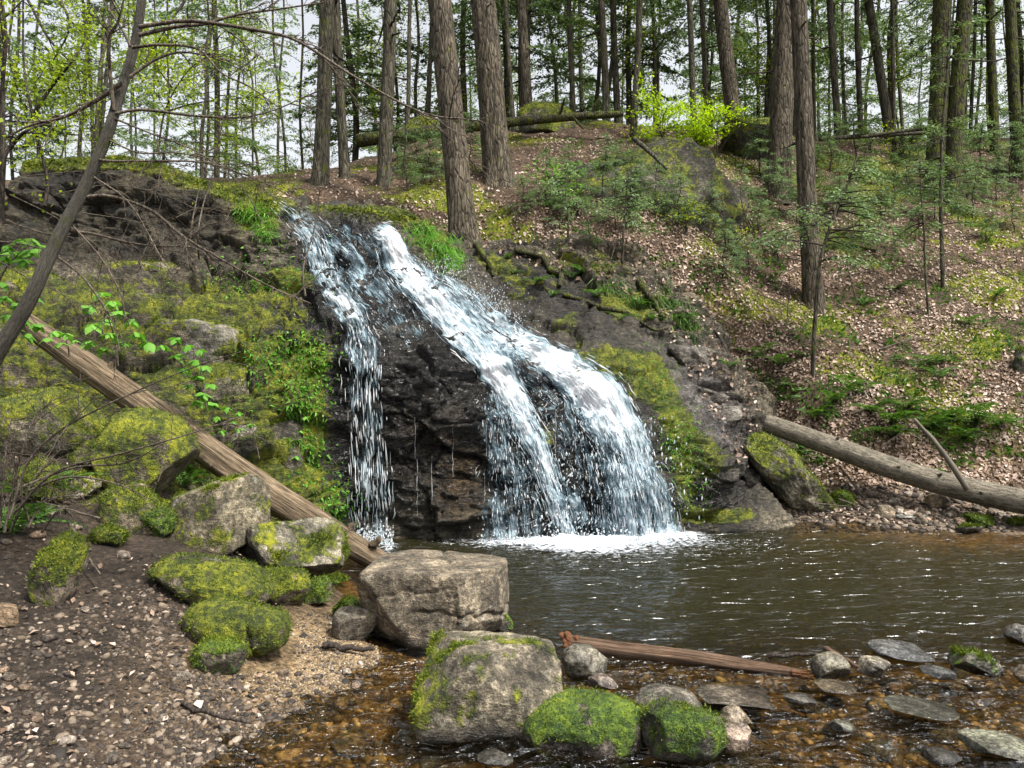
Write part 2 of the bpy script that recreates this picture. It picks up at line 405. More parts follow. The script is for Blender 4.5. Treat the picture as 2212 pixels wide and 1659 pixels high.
M['spring'] = mat_leaf('spring_leaves', [(0, (.07, .12, .008)), (.5, (.20, .28, .012)), (1, (.42, .48, .025))], .5)
M['lime'] = mat_leaf('lime_leaves', [(0, (.12, .22, .008)), (.5, (.30, .44, .012)), (1, (.54, .66, .03))], .5)
M['fresh'] = mat_leaf('fresh_leaves', [(0, (.05, .16, .02)), (.5, (.12, .30, .035)), (1, (.25, .46, .08))], .4)
M['fern'] = mat_leaf('fern_green', [(0, (.02, .06, .012)), (.5, (.06, .14, .02)), (1, (.15, .25, .05))], .35)
M['grass'] = mat_leaf('moss_blades', [(0, (.015, .03, .003)), (.45, (.062, .095, .006)), (.8, (.145, .185, .010)), (1, (.29, .31, .02))], .3)
M['litter'] = mat_leaf('dead_leaves', [(0, (.024, .014, .009)), (.25, (.10, .062, .04)), (.55, (.27, .19, .14)), (.8, (.45, .35, .285)), (1, (.66, .57, .51))], .12, .7)
M['pebble'] = mat_island('pebbles', [(0, (.013, .010, .007)), (.45, (.042, .031, .023)), (.75, (.10, .074, .05)), (.94, (.17, .13, .092)), (1, (.31, .265, .215))], .75)
M['sand'] = mat_island('tan_sand', [(0, (.09, .062, .036)), (.5, (.23, .17, .10)), (.9, (.36, .28, .18)), (1, (.5, .43, .33))], .85)
M['bedpebble'] = mat_island('stream_bed_pebbles', [(0, (.05, .035, .018)), (.4, (.13, .085, .038)), (.8, (.23, .16, .075)), (1, (.36, .28, .17))], .6)

# ------------------------------------------------------------------ terrain: the rock cliff as depth over (x, z)
CP = [  # (u, v, depth)
 # left dark wall and its mossy top
 (-300,350,10.9),(0,348,10.9),(130,345,10.85),(260,338,10.8),(340,352,10.8),(430,388,10.8),(500,408,10.75),(560,425,10.7),
 (-300,560,10.1),(0,560,10.1),(130,570,10.1),(250,575,10.0),(430,570,9.9),(560,520,10.1),(640,505,10.15),
 (0,450,10.6),(250,450,10.5),(430,470,10.4),(520,490,10.3),
 (-300,640,9.1),(0,640,9.1),(250,632,9.3),(430,660,9.25),(540,640,9.55),(600,600,9.75),
 (0,720,8.4),(250,720,8.5),(430,735,8.65),(560,730,8.8),(640,700,9.1),(690,660,9.35),(650,640,9.45),
 (0,790,7.8),(120,800,7.8),(250,830,8.0),(430,850,8.1),(560,850,8.2),(640,820,8.45),(700,760,8.75),(720,830,8.6),
 (300,930,7.6),(450,950,7.8),(560,960,7.9),(640,950,8.1),(720,950,8.35),
 (450,1050,7.5),(600,1080,7.65),(680,1080,7.9),(740,1080,8.2),(760,1165,8.2),(660,1165,7.7),
 # left stream
 (600,435,10.7),(650,470,10.5),(680,490,10.3),(700,560,9.95),(690,615,9.6),(730,670,9.25),(760,705,9.0),
 (780,740,8.72),(790,820,8.55),(790,950,8.42),(800,1060,8.35),(800,1165,8.28),
 # dark wet face
 (840,715,8.95),(900,718,8.95),(960,735,8.95),(1010,785,8.78),(1035,830,8.68),(850,760,8.68),(930,770,8.68),(900,850,8.5),(900,950,8.45),
 (1000,900,8.5),(950,1050,8.38),(900,1165,8.25),(1000,1165,8.28),
 # middle tier
 (780,540,10.05),(830,600,9.75),(830,640,9.45),(890,690,9.2),(900,640,9.65),(780,620,9.5),(800,680,9.1),
 # main stream
 (830,498,10.35),(880,560,10.0),(950,630,9.75),(1010,690,9.5),(1060,750,9.2),(1080,810,8.9),(1060,850,8.68),(1070,950,8.52),(1060,1060,8.42),(1080,1165,8.3),
 (1150,760,9.35),(1200,765,9.4),(1250,800,9.25),(1150,850,8.95),(1180,940,8.75),(1180,1050,8.66),(1200,1165,8.5),(1250,880,8.95),
 (1320,870,8.95),(1370,950,8.7),(1300,1000,8.65),(1350,1060,8.5),(1430,1140,8.38),(1430,1040,8.6),(1330,1165,8.4),
 # moss hump on the right
 (1240,748,9.6),(1300,752,9.55),(1380,775,9.45),(1430,830,9.3),(1480,900,9.15),(1540,975,9.0),(1560,1010,8.95),(1400,900,9.05),(1480,1000,8.85),(1500,1080,8.75),(1560,1120,8.75),(1650,1125,9.1),
 # grey gully behind it
 (1440,745,10.5),(1490,790,10.4),(1530,860,10.2),(1580,930,10.0),(1610,985,9.85),(1600,1040,9.6),(1660,1060,9.6),(1700,1120,9.45),(1620,900,10.3),(1560,800,10.6),
 # root bank
 (680,447,10.95),(760,455,10.95),(830,462,10.95),(900,480,10.8),(940,530,10.5),(960,570,10.35),
 (1000,510,11.0),(1050,620,10.25),(1050,560,10.7),(1100,545,11.0),(1140,690,10.05),(1250,620,10.6),(1350,640,10.75),(1300,700,10.15),(1400,715,10.5),
 (1250,530,11.4),(1400,560,11.5),(1500,650,11.3),(1480,700,10.9),(1560,740,11.2),(1640,860,10.7),(1700,960,10.2),
]
CP = np.array(CP, float); cw = P(CP[:, 0], CP[:, 1], CP[:, 2])
base = cw[cw[:, 2] < .35].copy(); base[:, 2] = -.5; base[:, 1] -= .12
cw2 = np.vstack([cw, base])
Dfun = rbf(cw2[:, [0, 2]], cw2[:, 1], .16)
TOP = np.array([(-400,352,10.9),(0,348,10.9),(130,345,10.85),(260,338,10.8),(340,352,10.8),(430,388,10.8),(500,408,10.75),(560,422,10.75),(620,438,10.85),(680,445,11.0),(760,450,11.0),(830,458,11.0),(900,476,10.95),(950,500,10.9),(1000,505,11.05),(1100,520,11.2),(1250,520,11.5),(1400,550,11.6),(1500,640,11.4),(1560,730,11.3),(1640,850,10.8),(1700,950,10.3),(1760,1080,9.8)])
tw = P(TOP[:, 0], TOP[:, 1], TOP[:, 2]); tw = tw[np.argsort(tw[:, 0])]
nx, nz = 430, 300
xs = np.linspace(-6.6, 3.55, nx); ztop = np.interp(xs, tw[:, 0], tw[:, 2])
tt = np.linspace(0, 1, nz)[:, None]
Z = -.5 + tt * (ztop[None] + .5); X = np.broadcast_to(xs[None], Z.shape).copy()
Yd = Dfun(np.stack([X, Z], -1))
Pc = np.stack([X, Yd, Z], -1)
def grid_normals(G):
    a = np.gradient(G, axis=1); c = np.gradient(G, axis=0); n = np.cross(a, c)
    n /= np.linalg.norm(n, axis=-1)[..., None] + 1e-9; return n
Nn = grid_normals(Pc)
Nn[Nn[..., 1] > 0] *= 1
if Nn[..., 1].mean() > 0: Nn = -Nn
# strata, fractures and lumps
q = Pc * np.array([.55, .8, 2.6]) + .5 * fbm(Pc * .9, 3, 3)[..., None]
strata = ridged(q * 1.5, 4, 21)
blk = fbm(Pc * np.array([1.6, 1.6, 2.2]), 5, 5)
u0, v0 = uv_of(Pc)
soft = np.exp(-((u0 - 1380) / 130) ** 2 - ((v0 - 850) / 120) ** 2)
amp = .115 * (1 - .6 * soft)
disp = amp * (.9 * blk + .75 * (strata - .3)) + .05 * (ridged(Pc * np.array([2.2, 3, 6.5]) + .6 * fbm(Pc * 1.4, 2, 33)[..., None], 3, 32) - .3) + .034 * ridged(Pc * 7.0, 3, 31) + .018 * ridged(Pc * np.array([13, 13, 22]), 3, 41)
# fractured blocks along the dipping beds
wq = .35 * fbm(Pc * 1.1, 3, 51); wq2 = .25 * fbm(Pc * 3.1, 3, 52)
zz_ = Pc[..., 2] + .22 * Pc[..., 0]
d1, d2, rr_, of_ = cells(np.stack([Pc[..., 0] * 1.35 + wq, zz_ * 2.9 + wq * 1.2], -1), 1)
disp = disp + (1 - .75 * soft) * (.17 * (rr_[0] - .5) + .22 * (rr_[1] * of_[..., 0] + rr_[2] * of_[..., 1]) - .07 * np.exp(-((d2 - d1) / .05) ** 2))
d1, d2, rr_, of_ = cells(np.stack([Pc[..., 0] * 4.2 + wq2, zz_ * 8.5 + wq2 * 1.6], -1), 2)
disp = disp + (1 - .8 * soft) * (.055 * (rr_[0] - .5) + .07 * (rr_[1] * of_[..., 0] + rr_[2] * of_[..., 1]) - .022 * np.exp(-((d2 - d1) / .06) ** 2))
# stepped mossy ledges on the left slope
led = sstep(720, 560, u0) * sstep(560, 620, v0)
stepz = (Pc[..., 2] * 2.7 + .9 * fbm(Pc * np.array([.55, .55, .3]), 2, 77)); fr = stepz - np.floor(stepz)
disp = disp + led * .17 * (sstep(0, .75, fr) - sstep(.8, 1.0, fr) - .35)
wall = sstep(600, 520, u0) * sstep(585, 545, v0)
disp = disp + wall * (.10 * ridged(Pc * np.array([.8, .8, 1.1]), 4, 91) + .08 * fbm(Pc * 2.2, 4, 92))
fade = 1 - .8 * sstep(.90, .985, tt) * sstep(640, 560, u0)
Pc = Pc + Nn * (disp * fade)[..., None]
Nn = grid_normals(Pc)
if Nn[..., 1].mean() > 0: Nn = -Nn
u0, v0 = uv_of(Pc)
def blob(u, v, cu, cv, ru, rv, rot=0):
    a = math.radians(rot); du, dv = u - cu, v - cv
    x = du * math.cos(a) + dv * math.sin(a); y = -du * math.sin(a) + dv * math.cos(a)
    return np.exp(-(x / ru) ** 2 - (y / rv) ** 2)
mo = np.full(u0.shape, -.25)
leftz = sstep(740, 640, u0 + .25 * (v0 - 700) * -1) * sstep(560, 620, v0)
mo += leftz * (.42 + .45 * np.clip(Nn[..., 2], 0, 1))
mo += sstep(600, 500, u0) * sstep(580, 560, v0) * -.05
for (a, b_, c, d, r, s) in [(1330,778,85,26,8,1.3),(1400,820,45,45,40,1.1),(1460,900,26,75,-32,1.2),(1530,985,30,40,0,.9),(1300,800,50,30,0,.8),(1560,1115,90,16,0,1.2),(1480,1060,40,60,0,.45),
        (930,510,48,38,35,1.2),(790,452,130,10,3,1.2),(900,478,70,16,12,1.1),(555,470,45,40,20,.95),(600,430,30,20,35,.9),(460,402,120,16,14,1.4),(250,348,190,16,0,1.4),(60,356,120,14,0,1.3),(540,440,50,30,30,.8),
        (650,600,60,25,10,.7),(690,770,45,60,30,.7),(660,930,35,90,0,.6),(700,1090,60,40,0,.35),(640,1000,60,60,0,.5),(520,740,90,30,25,.8),(600,790,80,22,30,.7),(1250,560,130,40,0,.55),(400,500,160,40,0,.2),(200,430,160,40,0,.15),(1340,660,90,30,20,.65),(1220,700,70,24,0,.6),(1120,600,80,26,25,.4),(1420,640,60,40,0,.5),(1050,560,50,22,20,.45),(1470,980,50,60,0,.4),(1110,640,30,10,0,.5),(640,870,60,60,0,.4),(1180,930,18,60,0,.5)]:
    mo += s * blob(u0, v0, a, b_, c, d, r)
wet = np.zeros(u0.shape)
for (a, b_, c, d, r, s) in [(790,900,110,330,0,1),(930,900,190,260,0,1),(1230,980,260,230,0,1),(1000,720,220,70,33,1),(740,560,110,130,40,1),(660,680,80,90,0,1),(850,640,140,90,0,1),(1420,1050,120,120,0,.8),(620,640,60,80,0,.7),(1530,1060,130,90,0,.9),(1480,980,70,90,0,.7)]:
    wet = np.maximum(wet, s * np.clip(1.4 * blob(u0, v0, a, b_, c, d, r), 0, 1))
colr = np.zeros(u0.shape + (3,))
n_ = fbm(Pc * 1.3, 4, 60)[..., None]; n2_ = fbm(Pc * 3.7, 3, 61)[..., None]
dry = np.array([.17, .15, .11]) * (1 + .5 * n_); 
dark = np.array([.030, .030, .030]) * (1 + .6 * n2_)
brown = np.array([.085, .058, .03])
colr = dry * (1 - wet[..., None]) + dark * wet[..., None]
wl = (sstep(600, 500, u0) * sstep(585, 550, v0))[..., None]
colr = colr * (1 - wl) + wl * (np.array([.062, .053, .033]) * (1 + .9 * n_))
for (a, b_, c, d, s) in [(990,1060,45,110,.8),(880,960,90,120,.25),(1190,1020,40,90,.4)]:
    k = (s * blob(u0, v0, a, b_, c, d))[..., None]; colr = colr * (1 - k) + k * brown
gl = np.clip(1.3 * blob(u0, v0, 1540, 870, 60, 150, -32), 0, 1)[..., None]
colr = colr * (1 - gl) + gl * np.array([.15, .14, .145]) * (1 + .5 * n2_)
bk = np.clip(1.2 * blob(u0, v0, 1200, 620, 190, 70, 28), 0, 1)[..., None]
colr = colr * (1 - bk) + bk * np.array([.036, .031, .026]) * (1 + .5 * n2_)
mo = np.clip(mo - .55 * wet * sstep(1000, 700, u0) * sstep(600, 760, u0), -1, 1.3)
# curl the rim back under the soil
rim1 = Pc[-1] + np.array([0, .25, .03]); rim2 = Pc[-1] + np.array([0, .9, -.25]); rim3 = Pc[-1] + np.array([0, 2.0, -1.2])
G = np.concatenate([Pc, rim1[None], rim2[None], rim3[None]], 0)
ext = lambda a: np.concatenate([a, a[-1:], a[-1:], a[-1:]], 0)
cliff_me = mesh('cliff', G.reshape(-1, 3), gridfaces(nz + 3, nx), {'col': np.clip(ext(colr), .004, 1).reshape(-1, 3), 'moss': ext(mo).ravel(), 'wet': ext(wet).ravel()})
cliff = tag(link('cliff', cliff_me, M['cliff']), 'dark wet rock ledge the waterfall runs down, mossy at its edges', kind='structure')
cliff_bvh = BVHTree.FromPolygons([tuple(a) for a in G.reshape(-1, 3)], gridfaces(nz + 3, nx).tolist())

# ------------------------------------------------------------------ terrain: ground as height over (x, y)
GP = []
def gp(u, v, Y): GP.append(P(u, v, Y))
for a in [(600,418,12.2),(700,405,12.6),(830,402,13),(800,440,11.6),(1000,488,11.4),(900,445,12),(1070,400,13),(560,412,13),(450,400,13.5),(200,390,13.5),(-200,400,13.5),
          (1150,450,12.4),(1250,500,12.0),(1400,520,12.2),(1500,540,12.6),(1600,640,12.0),(1560,540,13),(1250,400,14),(1100,330,15),(1450,400,14.5),(1600,400,15),
          (950,300,16),(1000,290,17),(1300,265,17.5),(1600,285,18),(1750,300,18.5),(2000,300,19.5),(2212,300,20),(2500,300,20),(700,380,15),(830,360,15),
          (1650,1010,9.95),(1720,1030,9.9),(1800,1030,9.95),(2000,1050,9.8),(2212,1070,9.7),(2500,1070,9.6),
          (1640,940,10.3),(1720,900,10.35),(1800,930,10.25),(1900,930,10.2),(2050,950,10.1),(2212,950,10.1),(2500,950,10),
          (1650,830,10.9),(1720,840,10.75),(1820,850,10.7),(1950,860,10.6),(2100,870,10.6),(2212,860,10.6),(2500,860,10.6),
          (1600,740,11.6),(1750,720,11.9),(1900,720,12),(2212,720,12.1),(2500,720,12.1),(1620,620,12.8),(1750,560,13.5),(1900,560,13.8),(2212,560,14),(2500,560,14),
          (1650,450,14.8),(1800,420,15.8),(2000,410,16.5),(2212,410,17),(2500,410,17),
          # right shore
          (1700,1130,9.35),(1850,1120,9.3),(2000,1120,9.0),(2212,1135,8.75),(2500,1150,8.6),(1850,1075,9.6),(2000,1085,9.4),(2212,1105,9.2),
          # left bank
          (0,1659,2.9),(-200,1659,2.9),(150,1600,3.2),(300,1520,3.6),(150,1400,4.0),(0,1400,3.9),(150,1250,4.7),(0,1250,4.6),(0,1120,5.3),(250,1160,5.6),(330,1230,5.0),(330,1190,5.4),(450,1220,5.3),(450,1330,4.6),(520,1460,4.1),
          (0,1000,6.0),(-250,960,6.0),(-250,1120,5.2),(200,965,6.5),(0,870,6.9),(-250,800,7.1),(300,1050,6.5),(150,1070,5.9),(420,1100,6.4),(520,1160,6.3),(600,1180,6.5),(120,890,7.1),(300,960,7.2),(400,1040,7.1),(520,1110,7.1),(620,1150,7.2),
          (560,1310,5.25),(650,1330,5.2),(620,1420,4.6),(700,1440,4.5),(760,1400,4.75),(480,1560,3.75),(350,1640,3.3)]:
    gp(*a)
GP = [g for g in GP]
for x, y, z in [(-1.4,6.6,-.05),(-1.0,5.9,-.1),(-.75,5.0,-.06),(-.62,4.75,-.02),(-.8,4.35,-.02),(-1.0,3.9,-.03),(-1.2,3.55,-.02),(-.4,4.4,-.09),(-.6,3.8,-.1),(-.7,3.2,-.1),(-1.1,3.0,-.04),(-1.6,2.6,.1),
                (0,3.2,-.14),(.8,3.2,-.1),(1.6,3.3,-.09),(2.6,3.4,-.1),(0,4.4,-.14),(.8,4.4,-.1),(1.6,4.4,-.09),(2.6,4.4,-.1),(3.6,4.0,-.1),(5,4,-.1),(0,5.3,-.3),(1,5.4,-.32),(2,5.4,-.32),(3.2,5.4,-.3),(5,5.4,-.3),
                (0,6.6,-.5),(1.4,6.8,-.55),(3,6.8,-.5),(5,6.8,-.4),(-.8,7.3,-.4),(0,7.9,-.5),(1.2,8,-.55),(2.5,8.2,-.4),(3.6,8.6,-.2),(4.6,8.2,-.15),(-1.6,7.6,-.2),(8,5,-.1),(8,7,-.2),(8,9,.1),
                (0,1.5,-.12),(0,0,-.1),(2.5,1,-.1),(-2,1.2,.25),(-2.5,0,.3),(0,-6,0),(8,-6,.2),(-8,-6,.6),(8,0,.1),(-6,1,.8),(-6,3,1.2),(-6,5,1.5),(-8,9,3.5),
                (-20,13.5,5.2),(-20,6,3.5),(-10,25,5.0),(0,25,6.6),(10,26,7.5),(20,22,8.5),(20,14,5.5),(20,9,1.5),(30,0,2),(-30,0,3),(0,40,6.5),(-30,40,5),(30,40,7.5),(-60,80,5),(60,80,7),(0,-40,0),(60,0,4),(-60,0,4)]:
    GP.append(np.array([x, y, z]))
sel = cw[(cw[:, 2] > .5)]
for c in sel: GP.append(c + np.array([0, .55, -.55]))
for c in tw: 
    if c[0] > -6.6: GP.append(c + np.array([0, .3, -.03]))
GP = np.array(GP)
Hf0 = rbf(GP[:, :2], GP[:, 2], .25, .06)
def Hf(xy):
    xy = np.asarray(xy, float); h = Hf0(xy)
    p3 = np.concatenate([xy, np.zeros(xy.shape[:-1] + (1,))], -1)
    far = sstep(8.5, 11, xy[..., 1])
    hump = .02 * fbm(p3 * 2.6, 4, 70) + far * .09 * fbm(p3 * .9, 4, 71) + far * .05 * ridged(p3 * 2.1, 3, 72) * .8
    beach = sstep(.16, .03, np.abs(h - .08)) * sstep(8, 6, xy[..., 1])
    return h + hump * (1 - .55 * beach)
def axis(lo, hi, step, far_lo, far_hi, g=1.16):
    a = list(np.arange(lo, hi, step)); d = step; x = a[-1]
    while x < far_hi: d *= g; x += d; a.append(x)
    d = step; x = lo; b_ = []
    while x > far_lo: d *= g; x -= d; b_.append(x)
    return np.array(b_[::-1] + a)
gx = axis(-7.0, 7.5, .068, -320, 320); gy = axis(1.6, 21, .068, -60, 420)
GX, GY = np.meshgrid(gx, gy); XY = np.stack([GX, GY], -1); GZ = Hf(XY)
Gg = np.stack([GX, GY, GZ], -1); Gn = grid_normals(Gg)
if Gn[..., 2].mean() < 0: Gn = -Gn
gu, gv = uv_of(Gg); gu[GY < .5] = -5000
def gmask():
    mo = np.full(GX.shape, -.35); wet = np.zeros(GX.shape); c = np.zeros(GX.shape + (3,))
    n = fbm(Gg * .8, 4, 80); n2 = fbm(Gg * 2.2, 3, 81)
    c[:] = np.array([.12, .085, .06])
    hill = sstep(9.6, 10.6, GY)
    mo += hill * (.22 + .9 * n)
    for (a, b_, r1, r2, s) in [(900,440,120,25,.45),(1080,430,100,30,.35),(1500,700,90,60,.4),(2130,620,110,60,.75),(1900,420,120,40,.6),(1850,820,140,50,.5),(1780,960,130,60,.5),(2050,900,120,50,.5),(2150,720,60,50,.5),(1500,540,70,30,.5),(1960,330,120,20,.5)]:
        mo += s * blob(gu, gv, a, b_, r1, r2)
    # left bank
    lb = sstep(-1.2, -2.0, GX) * sstep(8, 7, GY)
    soil = np.array([.055, .042, .032]); c = c * (1 - lb[..., None]) + lb[..., None] * soil
    mo += lb * (.55 * sstep(5.2, 6.2, GY) + .2 * n)
    # gravel beach
    be = np.clip(blob(gu, gv, 640, 1430, 230, 110, -15) * 1.5, 0, 1) * sstep(.35, .2, GZ) * (GY < 6)
    c = c * (1 - be[..., None]) + be[..., None] * np.array([.30, .22, .125])
    mo -= be * .8
    bed = sstep(.015, -.03, GZ) * sstep(10, 9.3, GY)
    c = c * (1 - bed[..., None]) + bed[..., None] * (np.array([.17, .115, .048]) * (1 + .55 * n2[..., None]))
    mo -= bed * 2; wet = np.maximum(wet, bed)
    cut = sstep(9.2, 9.6, GY) * sstep(10.5, 10.0, GY) * sstep(3.0, 3.4, GX)
    c = c * (1 - cut[..., None]) + cut[..., None] * np.array([.15, .105, .065])
    sh = sstep(8.4, 8.8, GY) * sstep(9.9, 9.5, GY) * sstep(3.0, 3.3, GX)
    c = c * (1 - sh[..., None]) + sh[..., None] * np.array([.22, .18, .14])
    c *= (1 + .35 * n[..., None]); return np.clip(c, .01, 1), mo, wet
gc, gm, gw = gmask()
ground = tag(link('ground', mesh('ground', Gg.reshape(-1, 3), gridfaces(*GX.shape), {'col': gc.reshape(-1, 3), 'moss': gm.ravel(), 'wet': gw.ravel()}), M['ground']), kind='structure')
gsub = (np.abs(gx) < 12); gsy = (gy > .5) & (gy < 45)
Gs = Gg[np.ix_(gsy, gsub)]
ground_bvh = BVHTree.FromPolygons([tuple(a) for a in Gs.reshape(-1, 3)], gridfaces(*Gs.shape[:2]).tolist())
CAM = Vector((0, 0, CZ))
def cast(u, v, which='both'):
    d = Vector(((u - CX) / F, 1.0, -(v - CY) / F)).normalized(); best = None
    for b_, nm in ((ground_bvh, 'g'), (cliff_bvh, 'c')):
        if which in ('both', nm):
            h = b_.ray_cast(CAM, d)
            if h[0] is not None and (best is None or h[3] < best[3]): best = h
    return best
def hit(u, v, Y0=12.0):
    h = cast(u, v)
    if h: return np.array(h[0])
    p_ = P(u, v, 17.5); p_[2] = drop(p_[0], p_[1]); return p_
def drop(x, y):                                    # surface height straight down
    z = -9
    for b_ in (ground_bvh, cliff_bvh):
        h = b_.ray_cast(Vector((x, y, 30)), Vector((0, 0, -1)))
        if h[0] is not None: z = max(z, h[0].z)
    return z if z > -9 else float(Hf(np.array([[x, y]]))[0])

# ------------------------------------------------------------------ pool
px = axis(-2.6, 6.5, .042, -3, 40, 1.3); py = axis(2.2, 10.0, .036, -30, 10.0, 1.3)
PX, PY = np.meshgrid(px, py); p3 = np.stack([PX, PY * 1.5, 0 * PX], -1)
rif = sstep(4.9, 4.3, PY + .25 * fbm(p3 * 1.1, 3, 90)) 
src = np.exp(-((PX - 1.2) / 1.6) ** 2 - ((PY - 8.2) / .9) ** 2)
PZ = .014 * fbm(p3 * 2.3, 3, 95) + .006 * (ridged(p3 * np.array([3.0, 4.2, 1]) + .4 * fbm(p3 * 1.3, 2, 99)[..., None], 2, 96) - .3) + rif * .03 * fbm(p3 * 4.0, 3, 97) + src * .03 * fbm(p3 * 4, 3, 98)
depth = np.clip(-(Hf0(np.stack([PX, PY], -1))), 0, 1)
pool = tag(link('pool_water', mesh('pool_water', np.stack([PX, PY, PZ], -1).reshape(-1, 3), gridfaces(*PX.shape), {'riffle': np.clip(rif + .6 * src, 0, 1).ravel(), 'deep': sstep(.08, .42, depth).ravel()}), M['pool']), 'rippled brown plunge pool below the falls', kind='structure')

# ------------------------------------------------------------------ waterfall
def box_blur(a, k=1):
    for _ in range(k):
        b_ = np.pad(a, 1, mode='edge')
        a = (b_[:-2, 1:-1] + b_[2:, 1:-1] + b_[1:-1, :-2] + b_[1:-1, 2:] + 2 * b_[1:-1, 1:-1]) / 6
    return a
def flow_grid(path, n, m, blur=3):
    """path rows: u, v, half width (px), lift off the rock (m), density"""
    pa = smooth_path(np.array(path, float), n)
    T = np.gradient(pa[:, :2], axis=0); T /= np.linalg.norm(T, axis=1)[:, None]
    Nrm = np.stack([T[:, 1], -T[:, 0]], 1)
    fall = sstep(.80, .93, T[:, 1])[:, None]
    Nrm = Nrm * (1 - fall) + np.array([1., 0]) * fall; Nrm[Nrm[:, 0] < 0] *= -1; Nrm /= np.linalg.norm(Nrm, axis=1)[:, None]
    q = np.linspace(-1, 1, m)
    wob = 1 + .22 * fbm(np.stack([np.arange(n) * .09, np.zeros(n), np.zeros(n)], -1), 3, int(path[0][0]))
    U = pa[:, 0][:, None] + q[None] * (pa[:, 2] * wob)[:, None] * Nrm[:, :1] * 1.3; Vv = pa[:, 1][:, None] + q[None] * (pa[:, 2] * wob)[:, None] * Nrm[:, 1:] * 1.3
    D = np.full(U.shape, np.nan)
    for i in range(n):
        for j in range(m):
            h = cast(U[i, j], min(Vv[i, j], 1168), 'c')
            if h is not None: D[i, j] = h[0].y
    D = np.where(np.isnan(D), np.nanmean(D, axis=1, keepdims=True), D)
    D = box_blur(D, blur)
    # falling water does not follow the rock back in
    for i in range(1, n):
        if fall[i, 0] > .5: D[i] = np.minimum(D[i], D[i - 1] + .01)
    return U, Vv, D, pa, q
FLOWS = [
 # left stream: chute, then free fall
 dict(n=170, m=26, strands=560, path=[(588,430,8,.02,.45),(640,468,24,.02,.5),(680,512,34,.03,.5),(695,560,32,.03,.6),(712,610,30,.04,.6),(742,655,26,.05,.8),(768,692,26,.07,.72),(780,735,32,.11,.48),(786,800,36,.13,.38),(790,900,36,.13,.34),(796,1000,36,.13,.28),(800,1090,36,.12,.25),(802,1172,36,.1,.30)]),
 # thin film over the middle tier
 dict(n=90, m=36, strands=150, path=[(700,495,28,.012,.38),(760,545,55,.012,.46),(800,600,62,.012,.46),(845,650,58,.015,.40),(880,705,50,.02,.38),(905,740,30,.02,.10)]),
 # main stream
 dict(n=200, m=26, strands=800, path=[(800,498,10,.03,.7),(838,515,26,.05,.92),(866,570,30,.06,.95),(915,625,34,.07,.9),(965,680,36,.08,.85),(1020,735,34,.08,.8),(1062,785,32,.09,1.0),(1098,840,30,.10,.95),(1135,910,32,.12,.75),(1165,980,30,.14,.72),(1192,1060,26,.15,.68),(1212,1120,22,.15,.68),(1224,1172,20,.15,.72)]),
 # curtain spilling to the left of the main stream
 dict(n=110, m=34, strands=330, path=[(1072,840,30,.06,.5),(1088,900,42,.09,.46),(1100,1000,56,.10,.40),(1112,1090,66,.1,.36),(1118,1172,72,.1,.42)]),
 # right stream over the hump
 dict(n=200, m=34, strands=900, path=[(930,600,16,.05,.42),(985,640,34,.06,.52),(1040,690,44,.06,.58),(1090,728,36,.06,.85),(1150,752,28,.06,.95),(1210,790,34,.07,1.0),(1268,830,44,.08,1.05),(1312,885,52,.10,1.0),(1344,950,58,.13,.72),(1368,1020,62,.15,.62),(1386,1090,66,.16,.56),(1396,1172,68,.16,.58)]),
 # film between the two big streams
 dict(n=90, m=30, strands=150, path=[(1060,735,22,.02,.4),(1110,780,40,.02,.44),(1165,825,55,.02,.44),(1210,870,66,.03,.38)]),
 # wide curtain under the hump
 dict(n=120, m=50, strands=560, path=[(1235,850,50,.05,.40),(1262,920,78,.09,.40),(1282,1000,100,.11,.36),(1296,1090,118,.12,.34),(1304,1172,128,.12,.40)]),
]
falls = empty('waterfall', P(1150, 1165, 8.3), label='white waterfall streaming in two branches down the dark ledge', kind='structure')
fo = np.array(falls.location)
SHEETS = []
for fi, fl in enumerate(FLOWS):
    U, Vv, D, pa, q = flow_grid(fl['path'], fl['n'], fl['m'])
    D = D - pa[:, 3][:, None] * (1 - .6 * np.abs(q[None]) ** 2)
    G0 = P(U, Vv, D)
    ln = np.concatenate([[0], np.cumsum(np.linalg.norm(np.diff(G0[:, fl['m'] // 2], axis=0), axis=1))])
    lat = q[None] * (pa[:, 2] / F * 9)[:, None]
    uvc = np.stack([lat + fi * 3.3, np.broadcast_to(ln[:, None], lat.shape) + fi], -1)
    nz_ = fbm(np.stack([uvc[..., 0] * 16, uvc[..., 1] * 3.5, 0 * lat], -1), 4, 200 + fi)
    G1 = G0.copy(); G1[..., 1] -= .06 * nz_; G1[..., 2] += .035 * nz_
    dens = pa[:, 4][:, None] * (1 - .5 * q[None] ** 2) - .35 * sstep(.6, 1.0, np.abs(q[None])) + .22 * fbm(np.stack([uvc[..., 0] * 7, uvc[..., 1] * 2.2, 0 * lat], -1), 3, 260 + fi)
    en = np.minimum(np.arange(fl['n']), 6)[:, None] / 6.0
    dens = dens - .4 * (1 - en)
    me = mesh('water_sheet', G1.reshape(-1, 3) - fo, gridfaces(fl['n'], fl['m']), {'dens': dens.ravel()}, uv=uvc.reshape(-1, 2))
    link('water_sheet', me, M['fall'], falls)
    SHEETS.append((G0, pa, q, fl))
